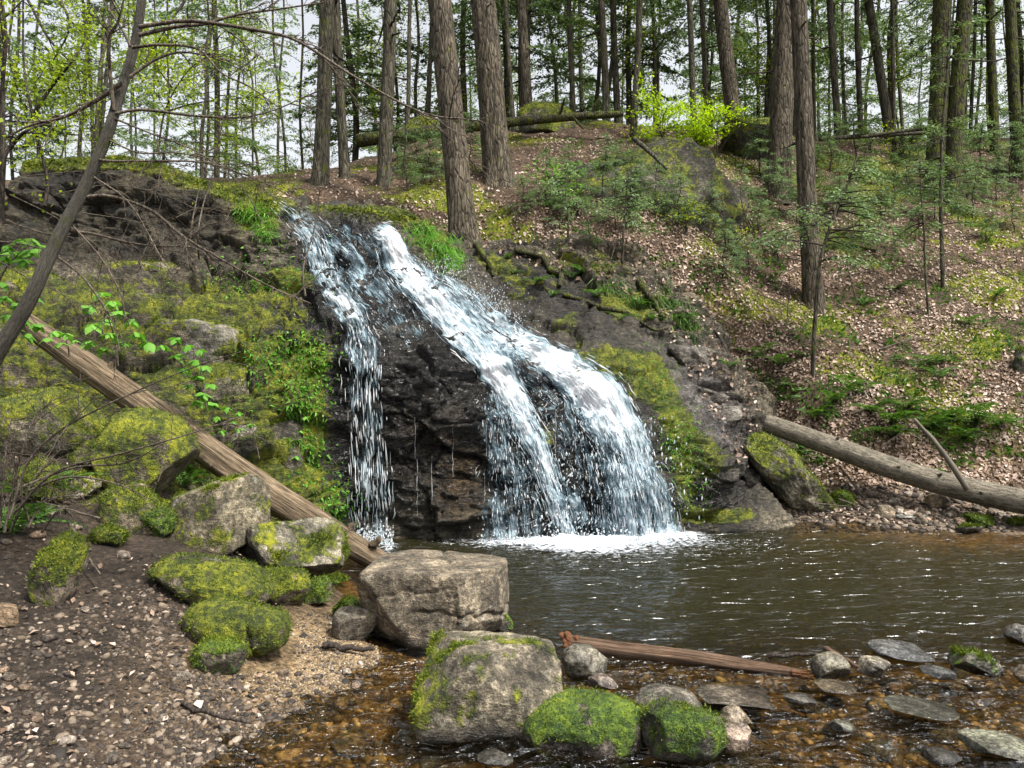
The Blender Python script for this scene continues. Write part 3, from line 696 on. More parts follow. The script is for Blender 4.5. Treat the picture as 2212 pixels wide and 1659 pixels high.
# streaks of broken water
mb = MB()
for G0, pa, q, fl in SHEETS:
    n, m = G0.shape[:2]
    for k in range(int(fl['strands'] * 1.5)):
        i0 = random.random() ** .8 * (n - 5); L = random.choice([1.5, 2, 3, 4, 6]) * random.uniform(.7, 1.3) * n / 170
        j = (random.gauss(0, .52)) 
        if abs(j) > 1.15: continue
        jj = np.clip((j + 1) / 2 * (m - 1), 0, m - 1.001); j0 = int(jj); fj = jj - j0
        ii = np.linspace(i0, min(i0 + L, n - 1.001), 3); ia = ii.astype(int); fi_ = (ii - ia)[:, None]
        g = lambda a, b_: G0[np.minimum(a, n - 1), b_]
        pt = (g(ia, j0) * (1 - fi_) + g(ia + 1, j0) * fi_) * (1 - fj) + (g(ia, j0 + 1) * (1 - fi_) + g(ia + 1, j0 + 1) * fi_) * fj
        pt = pt + np.array([random.gauss(0, .012), -abs(random.gauss(.015, .04)), random.gauss(0, .015)])
        r = random.choice([.0015, .002, .003, .004, .005, .006]) * random.uniform(.8, 1.25)
        mb.tube(pt - fo, r * np.array([.3, 1, .2]), 4, cap=False)
# spray drops thrown off the lips and splash at the foot
oct_v = np.array([[1, 0, 0], [-1, 0, 0], [0, 1, 0], [0, -1, 0], [0, 0, 1], [0, 0, -1.]])
oct_f = np.array([[0, 2, 4], [2, 1, 4], [1, 3, 4], [3, 0, 4], [2, 0, 5], [1, 2, 5], [3, 1, 5], [0, 3, 5]])
def drops(n, fn):
    for _ in range(n):
        p_, r, st = fn(); mb.add((oct_v * np.array([r, r, r * st]) + p_) - fo, None, oct_f)
def sp1():
    t = random.random(); u = 930 + 190 * t + random.gauss(0, 30); v = 585 + 130 * t - abs(random.gauss(0, 26))
    return P(u, v, 9.75 - .4 * t - random.random() * .3), random.uniform(.002, .006), random.uniform(1, 2.5)
def sp2():
    u = random.gauss(1385, 55); v = random.uniform(900, 1160)
    return P(u + (v - 900) * .1, v, 8.45 - random.random() * .25), random.uniform(.003, .010), random.uniform(1, 3.5)
def sp3():
    u = random.choice([random.uniform(770, 850), random.uniform(1040, 1460), random.uniform(1180, 1460)])
    return P(u, 1178 - abs(random.gauss(0, 16)), 8.1 - random.random() * .35), random.uniform(.003, .011), random.uniform(.8, 1.6)
def sp4():
    u = random.gauss(1200, 30); v = random.uniform(980, 1160); return P(u, v, 8.4 - random.random() * .2), random.uniform(.004, .014), random.uniform(1, 2.2)
drops(900, sp1); drops(220, sp2); drops(1500, sp3); drops(80, sp4)
o = mb.build('water_streaks', M['drop'], falls); o['kind'] = 'stuff'
# hair-thin trickles on the dark face
for k in range(8):
    u = random.choice([random.uniform(895, 918), random.uniform(1040, 1060), random.uniform(860, 1010), random.uniform(1185, 1215)])
    v = random.uniform(880, 1010); t_ = MB(); pts = []
    for vv in np.linspace(v, v + random.uniform(40, 150), 9):
        h = cast(u + random.gauss(0, .8), vv, 'c')
        if h: pts.append(np.array(h[0]) + np.array([0, -.03, 0]))
    if len(pts) > 3: t_.tube(np.array(pts) - fo, np.random.default_rng(k).uniform(.0004, .0018, len(pts)), 4); t_.build('trickle', M['drop'], falls)
# foam on the pool
fx = np.arange(-1.8, 3.2, .03); fy = np.arange(6.6, 8.9, .03); FX, FY = np.meshgrid(fx, fy)
fu, fv = uv_of(np.stack([FX, FY, 0 * FX], -1))
dn = np.full(FX.shape, -.55)
for a in [(1270,1182,80,14,1.15),(1435,1160,85,13,1.2),(835,1188,34,14,.95),(1150,1174,200,14,.75),(1300,1190,300,34,.6),(1500,1175,200,22,.45),(1000,1178,150,10,.25),(1250,1210,260,26,.22)]:
    dn += a[4] * blob(fu, fv, *a[:4])
f3 = np.stack([FX, FY, 0 * FX], -1)
FZ = .018 + np.clip(dn, 0, 1) * (.03 + .06 * np.clip(fbm(f3 * 7, 4, 300), -.3, 1))
foam = tag(link('foam', mesh('foam', np.stack([FX, FY, FZ], -1).reshape(-1, 3), gridfaces(*FX.shape), {'dens': dn.ravel()}), M['foam']), 'white foam churning where the falls meet the pool', kind='stuff')

# ------------------------------------------------------------------ boulders and stones
import bmesh
_ico = {}
def ico(sub):
    if sub not in _ico:
        bm = bmesh.new(); bmesh.ops.create_icosphere(bm, subdivisions=sub, radius=1.0)
        _ico[sub] = (np.array([v.co[:] for v in bm.verts]), np.array([[v.index for v in f.verts] for f in bm.faces])); bm.free()
    return _ico[sub]
def vnormals(V, Fc):
    n = np.cross(V[Fc[:, 1]] - V[Fc[:, 0]], V[Fc[:, 2]] - V[Fc[:, 0]]); o = np.zeros_like(V)
    for k in range(3): np.add.at(o, Fc[:, k], n)
    return o / (np.linalg.norm(o, axis=1)[:, None] + 1e-12)
def rock_mesh(name, size, seed, sub=5, k=3.0, cuts=9, cutd=(.62, .92), rough=.05, col=(.2, .18, .15), moss=0.0, mosstop=.5, wet=0.0, rotz=0.0, tilt=(0, 0), cracks=(), wetline=None, mossdir=None, planes=()):
    r_ = np.random.default_rng(seed); D, Fc = ico(sub)
    V = D / ((np.abs(D) ** k).sum(1) ** (1 / k))[:, None]
    for (n, d) in list(planes) + [(r_.normal(size=3) * np.array([1, 1, .8]), r_.uniform(*cutd)) for _ in range(cuts)]:
        n = np.asarray(n, float) / np.linalg.norm(n); t = V @ n - d; V = V - n * np.where(t > 0, t * .96, 0)[:, None]
    m = np.abs(V).max(0); V = V / m
    sz = np.asarray(size, float) / 2; V = V * sz
    ref = float(sz.min()); s0 = seed * 3.7
    nn = V / (np.linalg.norm(V, axis=1)[:, None] + 1e-9); sc = 1.0 / max(ref, .05)
    V = V + nn * (rough * ref * (2.0 * fbm(V * sc * .9 + s0, 4, seed) + .9 * (ridged(V * sc * 2.0 + s0, 4, seed + 3) - .3)))[:, None]
    for (pn_, off, wd, dp, xs_) in cracks:                        # grooves where the stone has split
        pn_ = np.asarray(pn_, float) / np.linalg.norm(pn_)
        d = V @ pn_ - off + .045 * fbm(V * 5 + s0, 3, seed + 9)
        V = V - nn * (dp * np.exp(-(d / wd) ** 2) * sstep(xs_ - .06, xs_ + .06, V[:, 0]))[:, None]
    c, s = math.cos(rotz), math.sin(rotz); Rz = np.array([[c, -s, 0], [s, c, 0], [0, 0, 1]])
    R = Rz @ np.array(Matrix.Rotation(tilt[0], 3, 'X')) @ np.array(Matrix.Rotation(tilt[1], 3, 'Y'))
    V = V @ R.T
    N_ = vnormals(V, Fc)
    md = np.array([0, 0, 1.]) if mossdir is None else np.asarray(mossdir, float) / np.linalg.norm(mossdir)
    mo = moss + mosstop * (N_ @ md) + .25 * fbm(V * sc * 1.6, 3, seed + 5)
    h = (V[:, 2] - V[:, 2].min()) / (np.ptp(V[:, 2]) + 1e-9)
    cc = np.array(col)[None] * (1 + .45 * fbm(V * sc * 1.2, 3, seed + 6)[:, None])
    we = np.full(len(V), wet)
    if wetline is not None:
        k2 = sstep(wetline + .05, wetline, V[:, 2]); we = np.maximum(we, k2); cc = cc * (1 - .55 * k2[:, None]); mo = mo - .25 * k2
    return mesh(name, V, Fc, {'col': np.clip(cc, .01, .8), 'moss': mo, 'wet': we}), V
ROCKS = {}
def boulder(box, Y, label, name='boulder', mat='rock', dep=.9, sink=.12, group=None, cat='boulder', up=0.0, water=False, raw=None, **k):
    u0_, v0_, u1_, v1_ = box
    if water and v1_ < 1655: Y = CZ * F / (v1_ - CY)               # foot at the waterline
    if group in (G_BANK, G_SH):                                        # foot where the bank is
        h_ = cast((u0_ + u1_) / 2, v1_, 'g')
        if h_ is not None and abs(h_[0].y / Y - 1) < .3: Y = h_[0].y
    wy = (u1_ - u0_) / F * Y * dep; yc = Y + .42 * wy                      # Y: depth of the front foot
    W = (u1_ - u0_) / F * yc; cx_ = ((u0_ + u1_) / 2 - CX) / F * yc
    top = CZ - (v0_ - CY) / F * (yc + .25 * wy * (1 if v0_ > CY else -1)); bot = CZ - (v1_ - CY) / F * Y
    Hh = top - bot; Hh2 = Hh * (1 + sink); cz_ = top - Hh2 / 2 + up
    if water: k.setdefault('wetline', .02 - cz_)
    me, V = rock_mesh(name, (W, W * dep, Hh2) if raw is None else raw, k.pop('seed', sum(map(ord, label)) % 9973), **k)
    if raw is not None:
        W = Hh2 = 1; e_ = V.max(0) - V.min(0); W, Hh2 = e_[0], e_[2]
    # fit the bounding box to the picture's
    ex = V.max(0) - V.min(0); f = np.array([W / ex[0], 1, Hh2 / ex[2]]); mid = (V.max(0) + V.min(0)) / 2
    co = (V - mid) * f; me.vertices.foreach_set('co', co.astype(np.float32).ravel()); me.update()
    o = link(name, me, M[mat], loc=(cx_, yc, cz_)); tag(o, label, cat, group, 'thing'); ROCKS[label] = o
    md_ = np.empty(len(co), np.float32); me.attributes['moss'].data.foreach_get('value', md_)
    cd = np.where((md_ > .30) & (co[:, 2] > co[:, 2].min() + .3 * Hh2))[0]
    if len(cd) > 40 and W > .12:                                   # nap of the moss
        r_ = np.random.default_rng(len(label)); cd = r_.choice(cd, int(min(2600, 900 + 2500 * W))); Nv = vnormals(co, ico(k.get('sub', 5))[1])[cd]
        pp = co[cd] + r_.normal(0, .008, (len(cd), 3)); d = Nv + r_.normal(0, .6, Nv.shape); d /= np.linalg.norm(d, axis=1)[:, None]; L = (.008 + .006 * Y / 4) * r_.uniform(.5, 1.5, (len(cd), 1)); sd_ = np.cross(d, r_.normal(size=d.shape)); sd_ /= np.linalg.norm(sd_, axis=1)[:, None]
        nm_ = mesh('moss', np.stack([pp - sd_ * L * .2, pp + sd_ * L * .2, pp + d * L], 1).reshape(-1, 3), [np.arange(len(cd) * 3).reshape(-1, 3)], smooth=False); link('moss', nm_, M['grass'], o)['kind'] = 'stuff'
    return o
G_SH = 'rocks on the far shore'; G_BANK = 'boulders on the left bank'; G_STR = 'stones in the shallow stream'
boulder((783,1193,1100,1392), 5.15, 'large flat-topped pale grey block at the pool edge with a horizontal crack', k=9, cuts=4, cutd=(.82,1.05), dep=.75, rough=.035, col=(.235,.20,.155), moss=-.62, mosstop=-.05, sub=6, rotz=-.12, water=True, cracks=[((.08,.1,1),-.03,.011,.03,-.04),((1,.3,.1),.12,.010,.02,-1),((-.2,.1,1),.10,.008,.015,-1),((1,-.2,.5),.25,.008,.014,-1)], planes=[((.10,0,1),.93),((1,-.5,.15),.95)], mossdir=(-.5,-.6,-.6), seed=41)
boulder((900,1368,1216,1590), 4.05, 'big squarish mossy boulder standing in shallow water behind the rounded green one', k=7, cuts=4, cutd=(.88,1.1), dep=.75, rough=.05, col=(.21,.185,.145), moss=.10, mosstop=.15, sub=6, rotz=.1, water=True, mossdir=(-.8,.1,.5), planes=[((-.8,-.2,.5),.85)], seed=52)
boulder((1128,1480,1408,1668), 3.5, 'rounded boulder thickly covered in bright yellow-green moss, in front of all others', mat='rock_green', k=2.3, cuts=5, cutd=(.8,1.0), rough=.06, col=(.2,.17,.15), moss=.38, mosstop=.18, sub=6, water=True, dep=.8, seed=63)
boulder((1388,1508,1562,1650), 3.62, 'green mossy boulder tucked against the right side of the rounded one', mat='rock_green', k=2.8, cuts=6, rough=.06, moss=.25, mosstop=.2, col=(.13,.12,.1), water=True, seed=74)
boulder((1432,1626,1690,1720), 3.3, 'mossy speckled rock cut off by the bottom edge of the picture', mat='rock_green', k=2.8, cuts=6, moss=.05, mosstop=.35, mossdir=(-.8,0,.5), col=(.24,.21,.18), water=True, seed=75)
boulder((368,1019,572,1192), 5.7, 'pale angular boulder with a sharp ridge, leaning under the bare log', k=4, cuts=4, cutd=(.85,1.05), dep=.85, rough=.03, col=(.21,.185,.135), moss=.02, mosstop=.25, sub=6, planes=[((-.45,-.8,.25),.72),((.85,-.45,.2),.66),((-.35,-.1,1),.68)], group=G_BANK, mossdir=(-.6,0,.8), seed=86)
boulder((500,1108,746,1262), 5.55, 'broad lichen-spotted boulder below the bare log, moss along its right flank', k=2.8, cuts=8, rough=.06, col=(.25,.235,.19), moss=.08, mosstop=.16, sub=6, group=G_BANK, mossdir=(.7,0,.5), seed=97)
boulder((334,1188,592,1322), 4.95, 'long low moss-backed boulder sloping down to the right on the gravel', k=2.3, cuts=5, cutd=(.8,1.0), rough=.06, col=(.2,.17,.13), moss=.30, mosstop=.16, sub=6, tilt=(0,.22), group=G_BANK, dep=.75, seed=108)
boulder((398,1282,626,1422), 4.4, 'chunky olive mossy boulder with a vertical crack, on the gravel beach', k=2.3, cuts=5, cutd=(.8,1.0), rough=.05, col=(.2,.17,.13), moss=.36, mosstop=.16, sub=6, group=G_BANK, cracks=[((1,.15,.1),.10,.012,.03,-1)], tilt=(0,.12), dep=.72, seed=119)
boulder((416,1374,530,1462), 4.15, 'small dark green moss-capped rock in front of the chunky olive boulder', mat='rock_green', k=2.3, cuts=5, cutd=(.8,1.0), moss=.28, mosstop=.25, col=(.2,.17,.14), group=G_BANK, dep=.75, seed=120)
boulder((540,1228,672,1312), 5.25, 'low mossy rock wedged under the broad lichen-spotted boulder', k=3, cuts=7, moss=.25, mosstop=.3, col=(.22,.19,.15), tilt=(0,.3), group=G_BANK, seed=131)
boulder((648,1243,714,1312), 5.3, 'small squarish rock with green sides beside the low wedged one', mat='rock_green', k=4, cuts=6, moss=.28, mosstop=.2, col=(.22,.2,.15), group=G_BANK, seed=142)
boulder((690,1236,750,1262), 5.75, 'little moss cushion rock at the water under the log end', mat='rock_green', k=2.6, moss=.6, group=G_BANK, seed=143)
boulder((719,1288,780,1345), 5.0, 'pointed green rock half hidden behind the small grey round one', mat='rock_green', k=2.8, moss=.3, mosstop=.2, group=G_BANK, col=(.2,.18,.14), seed=153)
boulder((717,1308,816,1388), 4.8, 'small rounded grey rock left of the pale flat-topped block', k=2.7, cuts=7, rough=.04, moss=-.15, mosstop=.15, col=(.19,.165,.135), group=G_BANK, water=True, seed=164)
boulder((1075,1325,1110,1372), 4.9, 'small mossy wedge at the right foot of the pale flat-topped block', mat='rock_green', k=3, moss=.25, mosstop=.3, col=(.2,.18,.14), water=True, seed=165)
boulder((200,1134,276,1182), 5.55, 'small moss ball of a rock alone on the dirt', k=2.5, cuts=5, moss=.55, group=G_BANK, seed=175)
boulder((288,1092,378,1164), 5.85, 'dark green mossy rock at the left foot of the pale angular boulder', mat='rock_green', k=2.6, moss=.35, mosstop=.2, group=G_BANK, seed=186)
boulder((218,1040,372,1152), 6.1, 'slanting boulder with moss patches left of the pale angular one', k=2.8, cuts=7, moss=.1, mosstop=.35, col=(.26,.22,.16), tilt=(0,.3), group=G_BANK, seed=197)
boulder((68,1150,182,1312), 4.75, 'leaning slab on the dirt with a vivid yellow moss cap', k=3, cuts=6, moss=.05, mosstop=.75, mossdir=(.1,-.3,1), col=(.24,.2,.16), tilt=(-.2,.5), dep=.6, group=G_BANK, seed=208)
boulder((-30,1298,46,1358), 4.2, 'flat tan stone at the far left edge of the bank', k=3, moss=-.6, col=(.24,.17,.11), tilt=(0,.2), group=G_BANK, seed=209)
boulder((205,880,425,1095), 6.75, 'large humped mossy boulder left of the bare log, ferns at its corner', k=2.6, cuts=6, rough=.07, moss=.38, mosstop=.35, col=(.15,.13,.09), sub=6, group=G_BANK, seed=219)
boulder((120,935,270,1020), 6.35, 'mossy rock with a pale streak in front of the humped boulder', k=2.8, moss=.15, mosstop=.35, col=(.25,.21,.16), tilt=(0,.25), group=G_BANK, seed=230)
boulder((-60,835,215,990), 6.9, 'wide mossy bank rock at the left edge below the leaning tree', k=2.8, moss=.25, mosstop=.35, col=(.22,.2,.16), sub=6, group=G_BANK, seed=241)
boulder((20,985,150,1095), 5.9, 'yellow-mossed rock behind the bare brown twigs at left', k=2.6, moss=.5, mosstop=.2, group=G_BANK, seed=242)
boulder((130,1020,215,1080), 6.0, 'little grey stone topped with moss on the left bank', k=3, moss=.1, mosstop=.5, col=(.28,.25,.22), group=G_BANK, seed=243)
boulder((240,880,300,915), 7.0, 'white-topped stone against the underside of the bare log', k=3, moss=-.3, mosstop=.1, col=(.42,.4,.37), group=G_BANK, seed=244)
# ledge slabs set in the left slope
G_LED = 'rock ledges on the mossy left slope'
boulder((228,622,470,712), 9.15, 'long pale ledge slab, uppermost on the mossy slope', 'ledge_slab', k=5, cuts=6, dep=.8, rough=.06, moss=.1, mosstop=.1, col=(.2,.19,.165), tilt=(.1,.16), group=G_LED, cat='rock ledge', seed=301)
boulder((325,688,525,800), 8.5, 'second pale ledge slab just below the uppermost one', 'ledge_slab', k=5, cuts=6, dep=.8, rough=.06, moss=.12, mosstop=.1, col=(.19,.18,.16), tilt=(.1,.2), group=G_LED, cat='rock ledge', seed=302)
boulder((440,790,560,900), 8.1, 'mossy ledge block behind the lower leafy sapling', 'ledge_slab', k=4, moss=.22, mosstop=.25, col=(.17,.16,.12), group=G_LED, cat='rock ledge', seed=303)
boulder((470,915,560,1005), 7.75, 'layered ledge slab beside the middle of the bare log', 'ledge_slab', k=4, moss=.0, mosstop=.3, col=(.24,.22,.19), group=G_LED, cat='rock ledge', seed=304)
boulder((190,563,425,625), 9.6, 'mossy shelf at the foot of the dark wall', 'ledge_slab', k=5, moss=.15, mosstop=.3, col=(.2,.18,.14), dep=.6, group=G_LED, cat='rock ledge', seed=305)
boulder((-40,575,150,660), 9.2, 'mossy shelf at the left edge behind the leaning tree', 'ledge_slab', k=4, moss=.2, mosstop=.3, col=(.2,.18,.14), dep=.6, group=G_LED, cat='rock ledge', seed=306)
boulder((160,690,330,790), 8.3, 'mossy ledge behind the upper leafy sapling', 'ledge_slab', k=4, moss=.25, mosstop=.25, col=(.2,.18,.14), dep=.7, group=G_LED, cat='rock ledge', seed=307)
boulder((555,905,660,1090), 8.0, 'dark scaly outcrop between the bare log and the left stream', 'ledge_slab', k=3.5, rough=.09, moss=-.02, mosstop=.2, col=(.11,.1,.08), dep=.7, group=G_LED, cat='rock ledge', seed=308, sub=6)
for bx_, Y, lb, sd_ in [((1425,738,1545,800),10.49,'topmost grey step of the bare rock gully',701),((1438,800,1572,868),10.24,'second grey step of the bare rock gully, dark under its edge',702),((1495,862,1608,935),10.09,'third grey step of the bare rock gully, strewn with leaves',703),((1530,930,1640,1010),9.94,'lowest grey step of the bare rock gully above the propped slab',704),((1585,1000,1665,1075),9.5,'flat grey rock between the gully foot and the propped slab',705)]:
    boulder(bx_, Y, lb, 'ledge_slab', k=6, cuts=6, dep=1.1, rough=.08, moss=-.3, mosstop=.1, col=(.15,.14,.13), tilt=(.15,.12), group='grey rock steps in the gully', cat='rock ledge', seed=sd_, sub=5)
# far shore
boulder((1608,915,1812,1126), 9.35, 'leaning mossy slab propped beside the end of the grey log across the pool', k=3.2, cuts=8, dep=.45, rough=.10, moss=.10, mosstop=.42, col=(.22,.205,.16), sub=6, tilt=(.1,.80), raw=(1.42,.62,.50), mossdir=(.5,-.2,.9), seed=411)
for bx_, Y, lb, mt, mo_, cl in [((2088,1109,2150,1142),8.95,'moss-topped rock at the water below the grey log','rock_green',.4,(.2,.18,.15)),((2068,1130,2122,1156),8.7,'low dark wet stone in front of the moss-topped shore rock','stone',-.2,(.1,.095,.085)),
        ((2180,1118,2230,1142),8.9,'bright mossy rock at the right edge of the far shore','rock_green',.5,(.2,.18,.15)),((1884,1088,1930,1122),9.3,'pale tan rock on the far shore beside the propped slab','rock',-.5,(.36,.3,.23)),((1998,1064,2052,1102),9.5,'tan rounded rock just under the grey log','rock',-.45,(.32,.25,.17)),
        ((1935,1105,2000,1125),9.2,'flat bluish stone at the far waterline','stone',-.5,(.24,.25,.26)),((1800,1060,1850,1100),9.5,'mossy lump right behind the propped slab','rock_green',.35,(.2,.17,.12)),((2185,750,2240,815),11.5,'grey mossy boulder at the right edge of the leafy slope','rock',.05,(.22,.22,.2))]:
    boulder(bx_, Y, lb, mat=mt, moss=mo_, col=cl, group=G_SH, sub=4, water=(mt == 'stone'))
# stones in the riffle
for bx_, Y, lb, mo_, cl, tl in [((1878,1388,2002,1432),4.75,'smooth dark grey oval stone, largest above the riffle',-.9,(.16,.165,.18),.12),((2053,1403,2152,1458),4.6,'green-tinged dark stone leaning in the water at right',.1,(.2,.19,.15),.3),
        ((1752,1408,1832,1468),4.55,'rough grey stone under the crossing sticks',-.3,(.24,.225,.18),.1),((1850,1420,1928,1462),4.6,'low pale speckled stone beside the crossing sticks',-.4,(.34,.31,.26),.1),((2088,1588,2230,1645),3.6,'flat pale green-grey slab at the lower right corner',-.25,(.3,.31,.25),.06),
        ((1552,1522,1622,1584),3.95,'smooth cream and grey egg-shaped stone by the mossy boulders',-.9,(.36,.3,.235),.2),((1555,1568,1625,1632),3.72,'pinkish speckled angular stone below the egg-shaped one',-.6,(.42,.33,.28),.2),((1368,1480,1520,1560),4.05,'wide grey rock behind the two green boulders',-.35,(.2,.185,.165),.2),
        ((1212,1392,1315,1466),4.6,'flat grey rock under the broken end of the driftwood log',-.35,(.25,.235,.2),.05),((1270,1460,1335,1492),3.85,'pale pink stone peeking over the rounded green boulder',-.9,(.46,.38,.34),.1),((1505,1488,1665,1538),4.2,'long low brown rock awash behind the egg-shaped stone',-.5,(.19,.165,.14),.1),
        ((2000,1620,2075,1660),3.4,'dark flat stone awash at the bottom right',-.8,(.13,.125,.12),.1),((1030,1625,1110,1662),3.3,'dark wet stone at the bottom edge left of the rounded green boulder',-.5,(.1,.095,.085),.1),((1760,1475,1850,1505),4.3,'brown pebbly hump in the middle of the riffle',-.8,(.22,.18,.13),.1),
        ((1915,1515,2060,1560),4.0,'broad grey-green stone just breaking the surface',-.35,(.2,.2,.17),.1),((2175,1350,2240,1395),5.0,'jagged pale rock at the right edge of the pool',-.6,(.28,.27,.27),.1),((1990,1440,2060,1470),4.5,'bluish wet rock between the two dark stones',-.7,(.17,.175,.185),.1),((1690,1500,1760,1530),4.15,'small wet stone below the driftwood tip',-.7,(.2,.19,.18),.1),((2190,1440,2240,1475),4.5,'half-seen tan stone at the right edge of the riffle',-.7,(.28,.23,.18),.1),((1790,1555,1850,1590),3.85,'dark upright stone in the lower riffle',-.5,(.13,.13,.11),.4)]:
    boulder(bx_, Y, lb, 'stone', mat='stone', k=2.5, cuts=7, moss=mo_, mosstop=.15, col=tuple(.68 * q for q in cl), tilt=(0, tl), group=G_STR, cat='stone', sub=5, water=True, rough=.06, sink=.5, up=.014, wet=.55)

# loose stones on the beach and in the riffle: individuals too alike to tell apart
stone_me = [rock_mesh('stone', (1, .8, .55), 500 + i, sub=3, k=2.5, cuts=7, col=c, moss=-1, mosstop=0, rough=.05)[0] for i, c in enumerate([(.32,.27,.23),(.24,.18,.14),(.2,.16,.13),(.46,.4,.36),(.16,.13,.11),(.28,.2,.15)])]
wet_me = [rock_mesh('stone', (1, .8, .45), 520 + i, sub=3, k=2.5, cuts=7, col=c, moss=-1, mosstop=0, rough=.05, wet=.9)[0] for i, c in enumerate([(.16,.15,.14),(.2,.14,.08),(.12,.12,.12),(.24,.2,.16)])]
def scatter_stone(me, u, v, s, label, group):
    h = cast(u, v)
    if h is None: return
    p_ = h[0]; o = link('stone', me, M['rock'], loc=(p_.x, p_.y, p_.z + s * .12), rot=(random.uniform(-.3, .3), random.uniform(-.3, .3), random.uniform(0, 6.3)), scale=(s, s, s * random.uniform(.8, 1.2)))
    tag(o, label, 'stone', group)
def in_beach(u, v):
    return v > 1250 + .2 * abs(u - 300) and not (400 < u < 640 and 1280 < v < 1450) and u < 900 - max(0, v - 1420) * 1.4
cnt = 0
while cnt < 130:
    u, v = random.uniform(-150, 860), random.uniform(1230, 1700)
    if not in_beach(u, v): continue
    scatter_stone(random.choice(stone_me), u, v, random.uniform(.018, .045) * random.choice([1, 1, 1, 1.8]), 'loose pale stone lying on the gravelly left bank', 'loose stones on the left bank'); cnt += 1
for _ in range(110):
    u, v = random.uniform(700, 2500), random.uniform(1440, 1720)
    if u < 1130 and v < 1590: continue
    scatter_stone(random.choice(wet_me), u, v, random.uniform(.06, .17), 'small wet cobble in the shallow riffle', 'cobbles in the riffle')
for _ in range(70):
    u, v = random.uniform(1790, 2212), random.uniform(1065, 1132)
    scatter_stone(random.choice(stone_me), u, v, random.uniform(.05, .16), 'small dry stone on the far shore', 'small stones on the far shore')
for _ in range(24):
    u, v = random.uniform(0, 420), random.uniform(1010, 1240)
    scatter_stone(random.choice(stone_me), u, v, random.uniform(.05, .12), 'loose stone between the boulders of the left bank', 'stones between the left boulders')

# ------------------------------------------------------------------ gravel (nobody could count it)
def island_scatter(name, mat, pts, sizes, sub, squash=.6, seed=0, label=None):
    D, Fc = ico(sub); r_ = np.random.default_rng(seed); n = len(pts)
    base = [D * (1 + .22 * fbm(D * 1.5 + 9 * i, 2, seed + i))[:, None] for i in range(8)]
    V = np.stack(base)[r_.integers(0, 8, n)]
    ax = np.stack([r_.uniform(.7, 1.3, n), r_.uniform(.5, 1, n), r_.uniform(.35, .8, n) * squash / .6], 1)
    V = V * ax[:, None] * sizes[:, None, None]
    a = r_.uniform(0, 6.283, n); c, s = np.cos(a)[:, None], np.sin(a)[:, None]
    t = r_.normal(0, .3, n)[:, None]
    x, y, z = V[..., 0], V[..., 1], V[..., 2] + t * V[..., 0]
    V = np.stack([x * c - y * s, x * s + y * c, z], -1) + pts[:, None]
    Fa = Fc[None] + (np.arange(n) * len(D))[:, None, None]
    return tag(link(name, mesh(name, V.reshape(-1, 3), Fa.reshape(-1, 3)), M[mat]), label, kind='stuff')
def cast_many(n, fu_, acc, which='g'):
    out = []; nm = []
    while len(out) < n:
        u, v = fu_()
        if not acc(u, v): continue
        h = cast(u, v, which)
        if h is None: continue
        out.append(h[0][:]); nm.append(h[1][:])
    return np.array(out), np.array(nm)
pts, _ = cast_many(10500, lambda: (random.uniform(-420, 900), random.uniform(1200, 1760)), lambda u, v: in_beach(u, v) and (random.random() < .3 or not (520 < u < 850 and 1320 < v < 1520)) and random.random() < .18 + .82 * float(sstep(200, 560, u)) or random.random() < .05)
sz_ = np.abs(rng.normal(0, .0062, len(pts))) + .0035; big_ = rng.random(len(pts)) < .25
island_scatter('gravel', 'pebble', pts[big_], sz_[big_] * 1.6, 2, seed=6, label='rounded pebbles lying in the grit of the left bank')
island_scatter('gravel', 'pebble', pts[~big_], sz_[~big_], 1, seed=3, label='pale pebbles and grit covering the left bank')
pts, _ = cast_many(5500, lambda: (random.gauss(690, 90), random.gauss(1425, 55)), lambda u, v: in_beach(u, v))
island_scatter('sand', 'sand', pts, rng.uniform(.0025, .0065, len(pts)), 1, seed=8, label='fine tan gravel spit beside the shallow water')
pts, _ = cast_many(4200, lambda: (random.uniform(560, 2600), random.uniform(1330, 1800)), lambda u, v: u > 900 - max(0, v - 1420) * 1.6)
island_scatter('stream_gravel', 'bedpebble', pts, np.abs(rng.normal(0, .014, len(pts))) + .007, 1, seed=4, label='amber pebbles on the bed of the shallow stream')
pts, _ = cast_many(3000, lambda: (random.uniform(1700, 2600), random.uniform(1050, 1150)), lambda u, v: True)
island_scatter('shore_gravel', 'pebble', pts, np.abs(rng.normal(0, .02, len(pts))) + .01, 1, seed=5, label='dry gravel along the far shore')

# ------------------------------------------------------------------ logs
def log(name, pts, rads, n, sides, mat, label, cat='log', lump=.1, seed=1, ends=.0, parts=(), attrs=True):
    pt = smooth_path([P(*p_) for p_ in pts], n); rd = np.interp(np.linspace(0, 1, n), np.linspace(0, 1, len(rads)), rads)
    root = empty(name, pt[0], label=label, cat=cat); off = pt[0]
    L = np.concatenate([[0], np.cumsum(np.linalg.norm(np.diff(pt, axis=0), axis=1))])
    def rf(s, a):
        c = np.stack([np.cos(a)[None] * 1.5 + 0 * s[:, None], np.sin(a)[None] * 1.5 + 0 * s[:, None], s[:, None] * L[-1] * .8 + 0 * a[None]], -1)
        g = np.stack([np.cos(a)[None] * 5 + 0 * s[:, None], np.sin(a)[None] * 5 + 0 * s[:, None], s[:, None] * L[-1] * .5 + 0 * a[None]], -1)
        return 1 + lump * fbm(c, 3, seed) - lump * .8 * np.clip(ridged(g, 2, seed + 4) - .45, 0, 1)
    t_ = MB(); t_.tube(pt - off, rd, sides, rfun=rf)
    al = np.concatenate([np.repeat(L, sides), [0, L[-1]]]); an = np.concatenate([np.tile(np.arange(sides) / sides * 2 * math.pi, n), [0, 0]])
    t_.A = {'along': [al], 'ang': [an]}
    t_.build('trunk', M[mat], root)
    return root, pt, off
